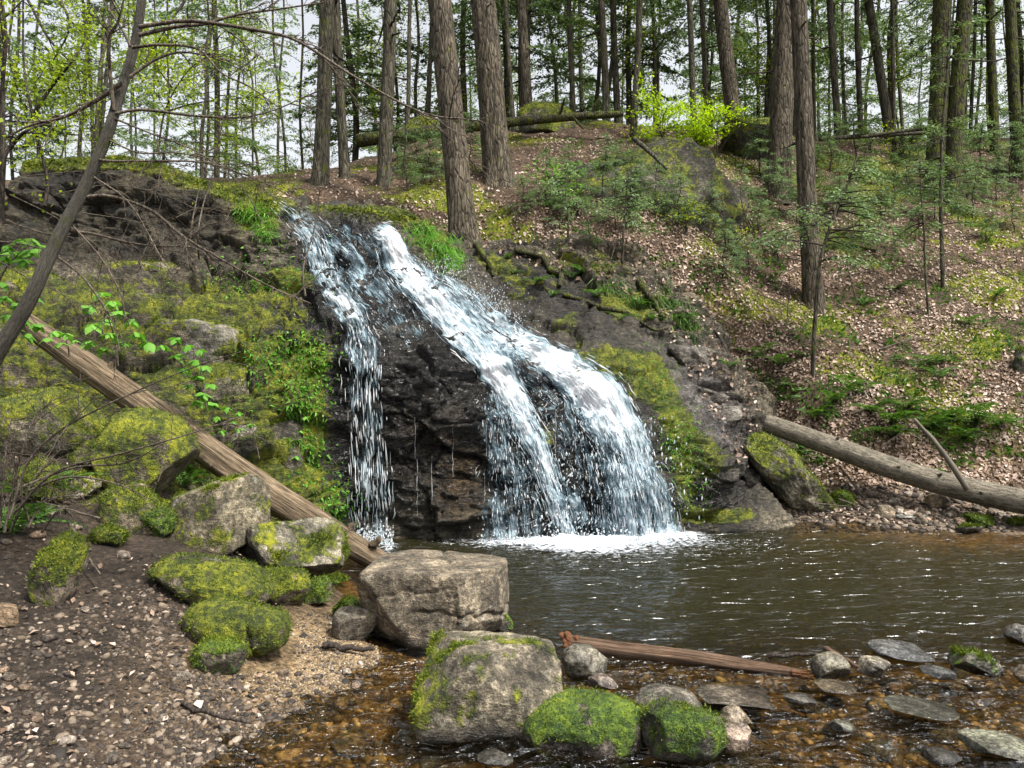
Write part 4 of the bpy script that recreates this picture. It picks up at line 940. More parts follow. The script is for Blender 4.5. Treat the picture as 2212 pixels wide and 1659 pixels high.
def stub(root, off, p0, d, L, r, mat, name='branch_stub'):
    d = np.array(d, float); d /= np.linalg.norm(d); k = 7
    pt = np.array([p0 - off + d * L * t for t in np.linspace(-.15, 1, k)]) + rng.normal(0, r * .12, (k, 3))
    t_ = MB(); sd_ = 8; t_.tube(pt, r * np.linspace(1.25, .55, k), sd_, lump=.3, seed=int(p0[0] * 100) % 50)
    t_.A = {'along': [np.concatenate([np.repeat(np.linspace(0, L, k), sd_), [0, L]])], 'ang': [np.concatenate([np.tile(np.arange(sd_) / sd_ * 6.283, k), [0, 0]])]}
    return t_.build(name, M[mat], root)
r1, pt, of = log('fallen_log', [(45,690,6.85),(200,800,6.95),(350,905,7.05),(520,1025,7.1),(680,1130,7.15),(842,1228,7.2)], [.085,.115,.128,.132,.128,.095], 90, 40, 'log_wood', 'long bare weathered log sloping down across the left bank into the pool', lump=.09, seed=3)
stub(r1, of, pt[84] + np.array([.05, -.05, .1]), (.6, -.2, .8), .10, .035, 'log_wood'); stub(r1, of, pt[79] + np.array([.02, -.02, .12]), (.5, 0, .9), .07, .03, 'log_wood'); stub(r1, of, pt[48] + np.array([0, -.1, -.05]), (.2, -1, -.2), .05, .03, 'log_wood'); stub(r1, of, pt[22] + np.array([0.02, -.02, .11]), (.3, -.3, 1), .06, .03, 'log_wood')
r2, pt, of = log('fallen_log', [(1652,912,10.0),(1800,965,9.7),(1950,1018,9.35),(2100,1060,9.0),(2300,1102,8.5),(2640,1160,7.9)], [.115,.125,.13,.135,.135,.13], 95, 36, 'log_bark', 'straight grey-barked log lying across the far shore', lump=.05, seed=9)
for i_, d in [(18,(.3,-.6,.6)),(34,(.2,-.9,.1)),(46,(.1,-.8,.5)),(58,(-.3,-.9,.1)),(30,(.1,-.5,-.8)),(60,(.1,-.8,-.4))]: stub(r2, of, pt[i_] + .12 * np.array(d), d, .07, .022, 'log_bark')
b2 = MB(); b2.tube(smooth_path([P(2090,1058,8.85), P(2060,1010,8.9), P(2020,955,9.0), P(1992,925,9.05), P(1975,905,9.05)], 16) - of, np.linspace(.035, .016, 16), 8, lump=.25, seed=4); b2.build('dead_branch', M['log_bark'], r2)
r3, pt, of = log('driftwood_log', [(1232,1388,4.85),(1350,1406,4.75),(1480,1421,4.64),(1580,1436,4.55),(1660,1446,4.5),(1730,1455,4.42)], [.036,.043,.042,.033,.020], 110, 26, 'drift', 'narrow reddish driftwood log lying across the mouth of the pool', lump=.34, seed=12)
for k in range(16):
    t_ = MB(); o_ = rng.normal(0, .010, 3); e = pt[-1] + (pt[-1] - pt[-8]) * rng.uniform(.25, 1.3) + o_ * 1.3 + rng.normal(0, .012, 3)
    pp = smooth_path([pt[-6] + o_, pt[-1] + o_, e], 8); t_.tube(pp - of, np.linspace(.008, .002, 8), 6); t_.A = {'along': [np.concatenate([np.repeat(np.linspace(0, .3, 8), 6), [0, .3]])], 'ang': [np.concatenate([np.tile(np.arange(6) * 1.05, 8), [0, 0]])]}
    t_.build('splinter', M['redwood'], r3)
for a, d, L in [(0,(-.4,-.2,.9),.07),(1,(-.9,-.2,.3),.07),(0,(-.6,-.6,-.3),.06),(2,(.2,-.3,.9),.05),(0,(-.8,.2,.6),.08)]: stub(r3, of, pt[a], d, L, .028, 'redwood', 'root_stub')
def stick(pts, r, label, mat='drift', name='stick', group=None, n=14):
    pt = smooth_path([P(*p_) for p_ in pts], n); t_ = MB(); off = pt.mean(0)
    pt = pt + rng.normal(0, r * .25, pt.shape); t_.tube(pt - off, np.linspace(r, r * .55, n), 7, lump=.25, seed=int(pts[0][0]) % 40)
    t_.A = {'along': [np.concatenate([np.repeat(np.linspace(0, 1, n), 7), [0, 1]])], 'ang': [np.concatenate([np.tile(np.arange(7) * .9, n), [0, 0]])]}
    return tag(t_.build(name, M[mat], loc=off), label, 'stick', group)
stick([(1780,1398,4.6),(1835,1430,4.5),(1893,1462,4.42)], .016, 'short brown stick propped over the grey stones in the riffle')
stick([(1660,1420,4.66),(1760,1414,4.62),(1880,1422,4.6)], .013, 'thin dark stick lying behind the propped one in the riffle', 'twig_dark')
stick([(698,1392,4.72),(745,1398,4.7),(805,1402,4.68)], .022, 'dark flat piece of bark on the gravel beside the grey round rock', 'twig_dark', 'bark_piece')
stick([(1815,1010,9.7),(1870,1080,9.5),(1900,1120,9.3)], .014, 'thin dead branch poking down to the far shore under the grey log', 'twig')
stick([(1900,970,9.9),(1985,905,9.9)], .009, 'broken twig rising above the grey log', 'twig')
stick([(150,1130,5.0),(185,1195,4.8),(215,1240,4.6)], .010, 'crooked pale stick on the dirt left of the moss ball', 'twig')
stick([(215,1120,5.3),(130,1095,5.4),(80,1085,5.3)], .008, 'bleached stick near the yellow-mossed rock', 'twig')
stick([(380,1515,3.75),(470,1545,3.65),(540,1560,3.6)], .012, 'half-buried stick on the lower gravel', 'twig_dark')
stick([(1290,1478,4.3),(1400,1495,4.2)], .006, 'twig lodged behind the rounded green boulder', 'twig_dark')
stick([(1615,1575,3.75),(1690,1635,3.6)], .005, 'fine dark twig trailing from the egg-shaped stone', 'twig_dark')
for i_, (a, b_, c, d) in enumerate([(1640,1065,1720,1075),(1660,1085,1760,1100),(1690,1055,1780,1090),(1700,1100,1800,1108)]):
    stick([(a + 120, b_ + 22, 9.3), (c + 120, d + 20, 9.2)], .009, 'grey driftwood twig jammed at the foot of the propped slab', 'twig', group='twigs jammed by the propped slab')

# ------------------------------------------------------------------ trees
def quads_at(c, ax, nrm, ln, wd, fold=0.0, taper=.35):
    """leaf-sized faces: centre, long axis, normal, length, width -> V, quads (two per leaf, folded on the midrib)"""
    ax = ax / (np.linalg.norm(ax, axis=1)[:, None] + 1e-9)
    sd_ = np.cross(nrm, ax); sd_ /= np.linalg.norm(sd_, axis=1)[:, None] + 1e-9
    up = np.cross(ax, sd_)
    ln = np.broadcast_to(ln, len(c))[:, None]; wd = np.broadcast_to(wd, len(c))[:, None]
    a = c - ax * ln * .5; b_ = c + ax * ln * .5
    l = c - sd_ * wd * .5 + up * wd * fold; r = c + sd_ * wd * .5 + up * wd * fold
    V = np.stack([a, r, b_, l], 1).reshape(-1, 3)
    i = np.arange(len(c))[:, None] * 4
    if fold: return V, np.concatenate([i + np.array([0, 1, 2]), i + np.array([0, 2, 3])])
    return V, i + np.array([0, 1, 2, 3])
def trunk_mesh(name, H, r0, r1, sides=14, rows=36, bend=.15, flare=.5, seed=0, fur=.05, path=None):
    r_ = np.random.default_rng(seed)
    t = np.linspace(0, 1, rows) ** 1.25
    if path is None:
        z = t * H - .25; k = np.stack([t * 2.2, t * 0 + seed, t * 0], -1)
        pt = np.stack([bend * fbm(k, 2, seed) * t ** .5, bend * fbm(k + 7, 2, seed + 1) * t ** .5, z], -1)
    else: pt = path
    hh = t * H; rd = (r0 * (1 - t) + r1 * t) * (1 + flare * np.exp(-hh / .28))
    ph = r_.uniform(0, 6.28)
    def rf(s, a):
        lob = 1 + .22 * flare * np.exp(-hh / .3)[:, None] * np.cos(5 * a[None] + ph)
        g = np.stack([np.cos(a)[None] * 3.2 + 0 * hh[:, None], np.sin(a)[None] * 3.2 + 0 * hh[:, None], hh[:, None] * 1.1 + 0 * a[None] + seed], -1)
        return lob * (1 + fur * ridged(g, 3, seed + 2))
    mb = MB(); mb.tube(pt, rd, sides, rfun=rf, cap=False)
    V = np.vstack(mb.V); return mesh(name, V, [np.vstack(mb.Q)]), pt
def conifer_crown(seed, H, h0, Lmax, nb, per_m, leaf, droop=.25, pt=None, sky_gap=.0):
    r_ = np.random.default_rng(seed); br = MB(); C = []; AX = []; NR = []; LN = []
    for b_i in range(nb):
        h = h0 + (H - h0) * r_.random() ** .85; rel = (h - h0) / max(H - h0, .1)
        L = Lmax * (1 - .75 * rel) * r_.uniform(.45, 1.1); az = r_.uniform(0, 6.283)
        d = np.array([math.cos(az), math.sin(az), 0]); o = np.array([0, 0, h])
        if pt is not None:
            o = np.array([np.interp(h, pt[:, 2], pt[:, 0]), np.interp(h, pt[:, 2], pt[:, 1]), h])
        s = np.linspace(0, 1, 6)[:, None]; rise = r_.uniform(-.1, .35)
        line = o + d * L * s + np.array([0, 0, 1]) * (L * (rise * s - droop * 1.6 * s ** 2)) + r_.normal(0, .03 * L, (6, 3)) * s
        br.tube(line, np.linspace(.016, .004, 6) * (.6 + L * .35), 3, cap=False)
        n = max(int(L * per_m * r_.uniform(.5, 1.3)), 3)
        t = r_.uniform(.18, 1, n) ** .8; f = t * 5; i = np.minimum(f.astype(int), 4); w_ = (f - i)[:, None]
        base_ = line[i] * (1 - w_) + line[i + 1] * w_
        side = np.array([-d[1], d[0], 0]); q = r_.uniform(-1, 1, n); wid = .34 * L * (1.05 - t) + .06
        c = base_ + side * (q * wid)[:, None] + d * (np.abs(q) * wid * .5)[:, None] + np.array([0, 0, 1]) * (-np.abs(q) * wid * .35 + r_.normal(0, .03, n))[:, None]
        a = side * (np.sign(q) * .8)[:, None] + d * .7 + r_.normal(0, .35, (n, 3)); a[:, 2] -= .25
        C.append(c); AX.append(a); NR.append(np.array([0, 0, 1]) + r_.normal(0, .55, (n, 3))); LN.append(leaf * r_.uniform(.6, 1.5, n))
    C = np.vstack(C); LN = np.concatenate(LN)
    V, Q = quads_at(C, np.vstack(AX), np.vstack(NR), LN, LN * .42)
    return mesh('branches', np.vstack(br.V), [np.vstack(br.Q)]), mesh('crown', V, [Q], smooth=False)
def leafy_crown(seed, H, h0, spread, nb, n_leaf, leaf, flat=.5, up=.5):
    r_ = np.random.default_rng(seed); br = MB(); C = []; AX = []; NR = []; LN = []
    for b_i in range(nb):
        h = h0 + (H - h0) * r_.random(); az = r_.uniform(0, 6.283); L = spread * r_.uniform(.4, 1.1)
        d = np.array([math.cos(az), math.sin(az), r_.uniform(-.05, up)]); s = np.linspace(0, 1, 6)[:, None]
        line = np.array([0, 0, h]) + d * L * s + r_.normal(0, .04 * L, (6, 3)) * s
        br.tube(line, np.linspace(.010, .003, 6) * (.5 + L * .4), 3, cap=False)
        n = max(int(n_leaf / nb * r_.uniform(.4, 1.6)), 2); t = r_.uniform(.3, 1, n); f = t * 5; i = np.minimum(f.astype(int), 4); w_ = (f - i)[:, None]
        c = line[i] * (1 - w_) + line[i + 1] * w_ + r_.normal(0, .13 * L + .03, (n, 3)) * np.array([1, 1, flat])
        C.append(c); AX.append(d + r_.normal(0, .6, (n, 3))); NR.append(np.array([0, 0, 1]) + r_.normal(0, .6, (n, 3))); LN.append(leaf * r_.uniform(.6, 1.4, n))
    C = np.vstack(C); LN = np.concatenate(LN); V, Q = quads_at(C, np.vstack(AX), np.vstack(NR), LN, LN * .6, .12)
    return mesh('branches', np.vstack(br.V), [np.vstack(br.Q)]), mesh('crown', V, [Q], smooth=False)

# big individual trunks -------------------------------------------------
def big_tree(base, top, w0, w1, label, mat='bark', flare=.45, H=15.0, crown=None, seed=0, sides=26, Y=None, crown_mat='hemlock'):
    """base pixel (hits the ground), top pixel at v=0: where the stem leaves the picture"""
    p0 = hit(*base) if Y is None else P(base[0], base[1], Y)
    if Y is not None: p0[2] = min(p0[2], drop(p0[0], p0[1]))
    r0 = w0 * p0[1] / F / 2; r1 = w1 * p0[1] / F / 2 * .6; flare *= 1.3
    pt_top = P(top[0], top[1], p0[1]); d = (pt_top - p0); d = d / d[2]
    root = empty('tree', p0, label=label, cat='tree')
    rows = 90; t = np.linspace(0, 1, rows) ** 1.3; zz = t * H - .3
    k = np.stack([t * 4, t * 0 + seed, t * 0], -1); wob = .07 * fbm(k, 2, seed)
    path = np.stack([d[0] * zz + wob * sstep(.0, .3, t), .02 * zz, zz], -1)
    r_ = np.random.default_rng(seed); hh = t * H; rd = (r0 * (1 - t) + r1 * t) * (1 + flare * np.exp(-hh / .30)); ph = r_.uniform(0, 6.28)
    def rf(s, a):
        lob = 1 + .25 * flare * np.exp(-hh / .35)[:, None] * np.cos(5 * a[None] + ph) + .1 * flare * np.exp(-hh / .5)[:, None] * np.cos(3 * a[None] - ph)
        g = np.stack([np.cos(a)[None] * 4.5 + 0 * hh[:, None], np.sin(a)[None] * 4.5 + 0 * hh[:, None], hh[:, None] * 1.0 + seed + 0 * a[None]], -1)
        return lob * (1 + .07 * ridged(g, 3, seed + 2))
    mb = MB(); mb.tube(path, rd, sides, rfun=rf, cap=False); mb.build('trunk', M[mat], root)
    for _ in range(4):                                                    # broken dead limbs
        h = r_.uniform(1.5, 6); az = r_.uniform(0, 6.28); o = np.array([np.interp(h, zz, path[:, 0]), .02 * h, h]); L = r_.uniform(.3, 1.3)
        lm = MB(); s = np.linspace(0, 1, 6)[:, None]
        lm.tube(o + np.array([math.cos(az), math.sin(az), -.1]) * L * s + r_.normal(0, .04, (6, 3)) * s, np.linspace(.025, .006, 6), 5, cap=False); lm.build('limb', M['twig_dark'], root)
    bm_, cm_ = conifer_crown(seed + 50, H, 7.0 if crown is None else crown, 2.2, 36, 110, .095, pt=path)
    tag(link('branches', bm_, M['twig_dark'], root), kind='stuff'); link('crown', cm_, M[crown_mat], root)
    return root
big_tree((1000,492),(950,0),55,48,'thick furrowed trunk leaning left at the brink of the falls', seed=1, sides=34, Y=11.3)
big_tree((1076,392),(1044,0),58,50,'stoutest furrowed trunk, just right of the one at the brink', seed=2, sides=34)
big_tree((830,400),(838,0),29,25,'straight grey trunk left of the leaning one, mossy at its foot', 'bark_far', seed=3)
big_tree((692,395),(706,0),33,27,'shaded trunk standing behind the head of the left stream', 'bark_far', seed=4)
big_tree((745,385),(722,0),21,18,'slimmer leaning trunk close beside the shaded one', 'bark_far', seed=5)
big_tree((1680,415),(1702,0),48,46,'tall mossy-footed trunk, left of the close pair on the right slope', 'bark', seed=6, sides=30)
big_tree((1757,600),(1728,0),40,36,'tall trunk, right of the close pair on the right slope', 'bark', seed=7, sides=30, Y=12.6)
big_tree((1590,255),(1555,0),32,30,'pale trunk leaning left behind the lime-leaved bush', 'bark', seed=8)
big_tree((2018,430),(2042,0),40,36,'dark mossy twin trunk on the right slope, left stem', 'bark_moss', seed=9, crown=4.5)
big_tree((2052,440),(2088,0),34,32,'dark mossy twin trunk on the right slope, right stem', 'bark_moss', seed=10, crown=5)
big_tree((1143,252),(1127,0),22,19,'pale slim trunk against the open sky in the middle', 'bark', seed=11)
big_tree((1110,262),(1090,0),10,8,'thin dark pole just right of the stoutest trunk', 'bark_far', seed=12, crown=9)
big_tree((1368,300),(1384,0),14,12,'slender trunk in front of the ridge log near the lime leaves', 'bark_far', seed=13, crown=3.2)
big_tree((2150,330),(2142,0),19,17,'straight dark trunk near the top right corner', 'bark_moss', seed=14, crown=4.5)
big_tree((2200,330),(2185,0),24,22,'dark trunk cut by the right edge of the picture', 'bark_moss', seed=15, crown=4.5)
big_tree((1925,310),(1880,0),20,17,'mossy trunk behind the twin trunks on the right ridge', 'bark_far', seed=16, crown=4)
big_tree((1812,305),(1795,0),15,13,'slim trunk just right of the close pair', 'bark_far', seed=17, crown=4)
big_tree((1500,290),(1488,0),13,11,'thin shaded trunk between the lime bushes', 'bark_far', seed=18, crown=4)
big_tree((880,300),(884,0),9,8,'thin pole between the grey trunk and the leaning one', 'bark_far', seed=19, crown=3.5)
big_tree((1310,250),(1300,0),15,12,'upright trunk on the ridge right of the open sky', 'bark_far', seed=20, crown=3.5)

# the wood behind: every stem is a tree of its own -----------------------
VAR = []
for i in range(9):
    H = 13 + i % 3 * 2; tm, pt = trunk_mesh('trunk', H, .095 - .012 * (i % 4), .04, 10, 24, .5, .5, 100 + i)
    bm_, cm_ = conifer_crown(120 + i, H, [1.6, 2.5, 3.5][i % 3], 2.0 + .2 * (i % 4), 70, 115, .098, .22, pt)
    VAR.append((tm, bm_, cm_, ['hemlock', 'hemlock_pale', 'hemlock_pale'][i % 3]))
SPR = []
for i in range(4):
    H = 8 + i; tm, pt = trunk_mesh('trunk', H, .06, .02, 8, 18, .5, .3, 160 + i)
    bm_, cm_ = leafy_crown(170 + i, H, 1.5, 1.6, 40, 3600, .062)
    SPR.append((tm, bm_, cm_, 'spring'))
def place_tree(var, x, y, s, label, group, barkm='bark_far'):
    root = empty('tree', (x, y, drop(x, y) - .05), label=label, cat='tree', group=group)
    root.rotation_euler = (random.gauss(0, .035), random.gauss(0, .035), random.uniform(0, 6.28)); sc = random.uniform(.85, 1.2)
    root.scale = (s, s, sc)
    link('trunk', var[0], M[barkm], root); tag(link('branches', var[1], M['twig_dark'], root), kind='stuff'); link('crown', var[2], M[var[3]], root)
ZON = [(-600, 270, 'slender tree in the wood left of the leaning tree', 'trees left of the leaning tree'), (270, 450, 'slender tree above the dark wall, just right of the leaning tree', 'trees above the dark wall'),
       (450, 640, 'slender tree in the bright gap left of the falls head', 'trees in the bright gap'), (640, 780, 'slender tree behind the shaded trunks at the falls head', 'trees behind the falls head'),
       (780, 940, 'slender tree between the straight grey trunk and the leaning furrowed one', 'trees behind the grey trunk'), (940, 1060, 'slender tree behind the two thickest furrowed trunks', 'trees behind the thick trunks'),
       (1060, 1240, 'slender tree beside the open sky right of the stoutest trunk', 'trees by the open sky'), (1240, 1420, 'slender tree above the right end of the ridge log', 'trees above the ridge log'),
       (1420, 1640, 'slender tree on the ridge behind the lime-leaved bushes', 'trees behind the lime bushes'), (1640, 1790, 'slender tree behind the close pair of trunks', 'trees behind the close pair'),
       (1790, 1980, 'slender tree on the ridge between the close pair and the twin trunks', 'trees between pair and twins'), (1980, 2120, 'slender tree behind the dark mossy twin trunks', 'trees behind the twin trunks'), (2120, 2800, 'slender tree on the ridge right of the twin trunks', 'trees right of the twins')]
def zone(u): 
    for a in ZON:
        if a[0] <= u < a[1]: return a
    return ZON[-1]
placed = []; tries = 0
while len(placed) < 178 and tries < 9000:
    tries += 1
    u = random.uniform(-520, 2720); Y = random.uniform(18, 40); x = (u - CX) / F * Y
    if 1150 < u < 1215 and random.random() < .85: continue
    if any(abs(u - a) < 6 and abs(Y - b_) < 6 for a, b_ in placed): continue
    if u < 620 and Y < 19: continue
    placed.append((u, Y)); z_ = zone(u)
    sp = random.random() < (.45 if u < 620 else .25)
    v_ = random.choice(SPR) if sp else random.choice(VAR)
    place_tree(v_, x, Y, random.uniform(.7, 1.15), z_[2], z_[3])

# young hemlocks ---------------------------------------------------------
SAP = []
for i in range(5):
    H = 2.0; tm, pt = trunk_mesh('trunk', H, .022, .006, 6, 14, .18, .3, 180 + i)
    bm_, cm_ = conifer_crown(190 + i, H, .25, .85, 40, 270, .042, .18, pt); SAP.append((tm, bm_, cm_))
def sapling(u, v, h, label, group=None, mat='hemlock_pale', wide=1.0, lift=0.0):
    p_ = hit(u, v); root = empty('hemlock_sapling', p_, label=label, cat='sapling', group=group)
    a = random.choice(SAP); s = h / 2.0; root.scale = (s * wide, s * wide, s); root.rotation_euler = (random.gauss(0, .08), random.gauss(0, .08), random.uniform(0, 6.28))
    link('trunk', a[0], M['twig_dark'], root); tag(link('branches', a[1], M['twig_dark'], root), kind='stuff'); link('crown', a[2], M[mat], root)
for u, v, h in [(1135,470,.7),(1180,445,.9),(1210,500,.7),(1250,470,.9),(1300,440,1.1),(1330,500,.9),(1370,450,1.0),(1420,470,1.0),(1460,490,.9),(1500,450,.9),(1530,500,.8),(1230,400,.8),(1330,400,.8),(1420,390,.8),(1270,540,.6)]:
    sapling(u, v, h, 'feathery young hemlock in the tangle over the middle outcrop', 'young hemlocks on the middle outcrop', wide=1.25)
for u, v, h in [(930,400,.9),(960,380,1.0),(905,380,.8),(1010,360,1.0),(880,410,.7),(860,370,.9)]:
    sapling(u, v, h, 'small dark hemlock under the fallen ridge log', 'hemlocks under the ridge log', 'hemlock', 1.2)
for u, v, h in [(1660,440,.9),(1640,500,.8),(1720,480,.9),(1600,470,.9),(1840,440,.9),(1900,470,.8),(1580,560,.7),(1960,400,1.0),(2090,430,1.0),(2150,440,.9),(1870,400,.8),(2190,500,.8),(2130,520,.6),(1700,420,1.1),(1760,450,1.1),(1810,470,1.0),(1680,560,.8),(1860,520,.8),(1930,450,1.1),(2060,400,1.3),(2120,380,1.4),(2180,400,1.4),(2200,340,1.5),(2020,480,1.0),(1980,520,.8),(2100,470,1.0),(1620,600,.7),(1560,600,.8),(1640,380,1.1),(1790,370,1.2),(1850,350,1.2),(1960,350,1.2)]:
    sapling(u, v, h, 'low hemlock spray on the right slope', 'hemlock sprays on the right slope', wide=1.3)
def tall_sapling(base, path, r, label, crown, mat='hemlock_pale', seed=0, n=26, L=.9):
    p0 = hit(*base); Y = p0[1]; pts = smooth_path([p0] + [P(a, b_, Y) for a, b_ in path], 24) - p0
    root = empty('hemlock_sapling', p0, label=label, cat='sapling'); mb = MB(); mb.tube(pts, np.linspace(r, r * .4, 24), 8, lump=.15, seed=seed, cap=False); mb.build('trunk', M['bark_far'], root)
    bm_, cm_ = conifer_crown(seed + 300, pts[-1, 2], crown, L, n, 230, .045, .15, pts[np.argsort(pts[:, 2])]); tag(link('branches', bm_, M['twig_dark'], root), kind='stuff'); link('crown', cm_, M[mat], root)
tall_sapling((1756,812), [(1757,760),(1760,700),(1766,620),(1772,560),(1800,470),(1830,400),(1850,340)], .035, 'tall thin hemlock sapling standing low on the leafy slope', 1.55, seed=1, n=34, L=1.25)
tall_sapling((2005,682), [(2000,600),(1996,500),(1990,420),(1985,330)], .02, 'thin dark sapling stem below the twin trunks', 1.1, 'hemlock', 2, 22, 1.0)
tall_sapling((2037,622), [(2034,520),(2032,400),(2036,280),(2046,150),(2050,20)], .036, 'straight dark sapling rising in front of the twin trunks', 1.0, 'hemlock', 3, 40, 1.1)
tall_sapling((1345,590), [(1345,540),(1348,480),(1352,430),(1358,380)], .02, 'crooked pale sapling in front of the middle outcrop', .6, 'hemlock_pale', 4, 20, .7)
tall_sapling((1226,520), [(1228,470),(1222,420),(1226,360)], .014, 'wispy stem left of the crooked pale sapling', .4, 'hemlock_pale', 5, 16, .6)

# lime-leaved beech bushes ------------------------------------------------
def bush(u, v, h, spread, label, mat='lime', n=900, leaf=.06, seed=0, name='bush', nb=26, flat=.35, Y=None):
    p_ = hit(u, v) if Y is None else P(u, v, Y); root = empty(name, p_, label=label, cat='bush'); r_ = np.random.default_rng(seed)
    for k in range(3):
        mb = MB(); d = np.array([r_.normal(0, .25), r_.normal(0, .25), 1]); mb.tube(d * h * .8 * np.linspace(0, 1, 8)[:, None] + r_.normal(0, .02, (8, 3)), np.linspace(.014, .005, 8), 5, cap=False); mb.build('stem', M['twig_dark'], root)
    bm_, cm_ = leafy_crown(seed + 400, h, h * .25, spread, nb, n, leaf, flat, .7); tag(link('branches', bm_, M['twig_dark'], root), kind='stuff'); link('crown', cm_, M[mat], root)
bush(1430,322,1.0,.78,'bright lime-leaved bush left of the slim ridge gap', n=1500, seed=1)
bush(1545,345,1.15,.8,'bright lime-leaved bush below the pale leaning trunk', n=1800, seed=2)
bush(1500,330,.6,.5,'small lime-leaved bush between the two larger ones', n=800, seed=3)
bush(1880,330,.5,.7,'yellow-green low bush behind the close pair of trunks', 'spring', 500, .05, 4)
bush(1950,335,.45,.6,'yellow-green low bush left of the twin trunks', 'spring', 420, .05, 5)
bush(1480,510,.5,.5,'loose yellow-green sprig bush at the right end of the outcrop', 'spring', 300, .045, 6)
bush(1590,560,.5,.5,'scattered yellow-green shoots below the right end of the outcrop', 'spring', 260, .04, 7)
bush(1210,462,.6,.5,'pale green broad-leaved shrub at the foot of the outcrop', 'fresh', 420, .06, 8)

# the middle outcrop, the ridge log and ridge rocks -------------------------
boulder((1115,285,1590,560), 13.4, 'great mossy outcrop half hidden by hemlocks behind the falls', 'outcrop', k=2.8, cuts=9, dep=.6, rough=.09, moss=.02, mosstop=.25, col=(.085,.08,.06), sub=6, cat='outcrop', seed=601, sink=.3)
boulder((800,330,960,440), 13.6, 'dark mossy rock bank left of the leaning trunk', 'outcrop', k=3, moss=.1, mosstop=.3, col=(.1,.095,.075), cat='outcrop', seed=602, sink=.3)
boulder((1115,215,1245,290), 16.5, 'peaked mossy rock on the skyline above the ridge log', 'outcrop', k=2.6, moss=.25, mosstop=.3, col=(.14,.13,.1), cat='outcrop', seed=603, sink=.3)
boulder((1560,245,1680,330), 16.0, 'long dark mossy rock on the skyline right of the lime bushes', 'outcrop', k=3, moss=.2, mosstop=.3, col=(.1,.1,.08), cat='outcrop', seed=604, sink=.3)
boulder((860,245,965,300), 17, 'low mossy rock on the skyline behind the leaning trunk', 'outcrop', k=2.6, moss=.35, mosstop=.3, col=(.12,.12,.09), cat='outcrop', seed=605, sink=.3)
r6, pt, of = log('fallen_log', [(770,305,15.0),(900,288,15.2),(1050,270,15.5),(1200,255,15.8),(1345,246,16.0)], [.12,.115,.10,.085,.06], 60, 16, 'bark_moss', 'dark mossy trunk fallen along the ridge behind the big trees', lump=.12, seed=31)
for i_, d in [(45,(.2,-.5,.6)),(52,(.4,-.3,.8)),(30,(.3,-.6,-.7)),(48,(.5,-.5,-.8))]: stub(r6, of, pt[i_], d, .4, .03, 'bark_moss', 'broken_branch')
r7, pt, of = log('fallen_log', [(1770,300,17.0),(1900,292,17.2),(2060,284,17.4)], [.045,.05,.04], 24, 10, 'bark_far', 'thin pole fallen along the right ridge', seed=33)
r8, pt, of = log('fallen_log', [(1860,296,16.2),(1960,282,16.3),(2080,272,16.5)], [.03,.035,.03], 24, 10, 'bark_far', 'second thin pole lying across the right ridge', seed=34)
r9, pt, of = log('fallen_branch', [(1370,300,13.2),(1405,330,13.0),(1440,365,12.8)], [.04,.035,.02], 16, 8, 'bark_far', 'broken branch slanting below the slender ridge trunk', 'branch', seed=35)

# exposed roots ------------------------------------------------------------
def root_line(pix, r0, r1, label, mat='bark_moss', lift=.05):
    pts = []
    for a, b_ in pix:
        h = cast(a, b_); pts.append((np.array(h[0]) + np.array([0, -lift, lift * .3])) if h else P(a, b_, 10.5))
    pt = smooth_path(pts, len(pix) * 6); mb = MB(); off = pt[0]; mb.tube(pt - off, np.linspace(r0, r1, len(pt)), 8, lump=.25, seed=len(pix)); return tag(mb.build('tree_root', M[mat], loc=off), label, 'root')
root_line([(1112,543),(1150,552),(1177,564),(1190,588),(1211,596),(1208,622)], .045, .03, 'thick mossy root snaking out of the bank below the brink tree')
root_line([(1215,640),(1249,649),(1300,668),(1351,678),(1385,700),(1413,716),(1440,712)], .035, .016, 'long yellow-mossed root crossing the bank above the moss hump')
root_line([(1018,520),(1035,540),(1044,555),(1062,585),(1066,600)], .05, .02, 'root running down from the foot of the leaning trunk')
root_line([(1380,610),(1400,640),(1415,665),(1432,690)], .05, .03, 'straight mossy root at the right end of the bank')
root_line([(1770,545),(1810,530),(1850,535),(1890,545)], .05, .025, 'root spreading right from the tall slope trunk')
root_line([(1540,715),(1560,745),(1575,775)], .016, .006, 'thin root dangling at the top of the grey gully', 'twig_dark')

# ------------------------------------------------------------------ dead leaves on the ground
def litter(name, n, fu_, acc, size, label, which='both', seed=0, mat='litter', lift=.012):
    pts, nm = cast_many(n, fu_, acc, which); r_ = np.random.default_rng(seed); n = len(pts)
    nm = np.where(nm[:, 2:3] < 0, -nm, nm)
    nr = nm + r_.normal(0, .42, (n, 3)); nr /= np.linalg.norm(nr, axis=1)[:, None]
    ax = np.cross(nr, r_.normal(size=(n, 3))); ln = size * r_.uniform(.45, 1.35, n) * np.where(r_.random(n) < .12, 1.6, 1.0)
    V, T = quads_at(pts + nm * lift + np.array([0, 0, 1]) * (r_.random((n, 1)) * .012), ax, nr, ln, ln * r_.uniform(.45, .75, n), .22)
    return tag(link(name, mesh(name, V, [T], smooth=False), M[mat]), label, kind='stuff')
_gu = np.arange(0, 3000, 6.); _gv = np.arange(0, 1700, 6.); _A, _B = np.meshgrid(_gu, _gv); HN = fbm(np.stack([_A * .010, _B * .016, 3.0 + 0 * _A], -1), 3)
def acc_hill(u, v):
    if u > 1640: return v < 1050 and random.random() < .85 * (1 - min(.95, max(0., float(HN[int(v // 6), int(u // 6)]) * 2.6)))
    if u < 560: return False
    return v < 560 + max(0, u - 1250) * .75 and random.random() < .65
litter('fallen_leaves', 42000, lambda: (random.uniform(1150, 2760), random.uniform(290, 1050)), acc_hill, .046, 'tan dead leaves strewn over the right slope', 'g', 1)
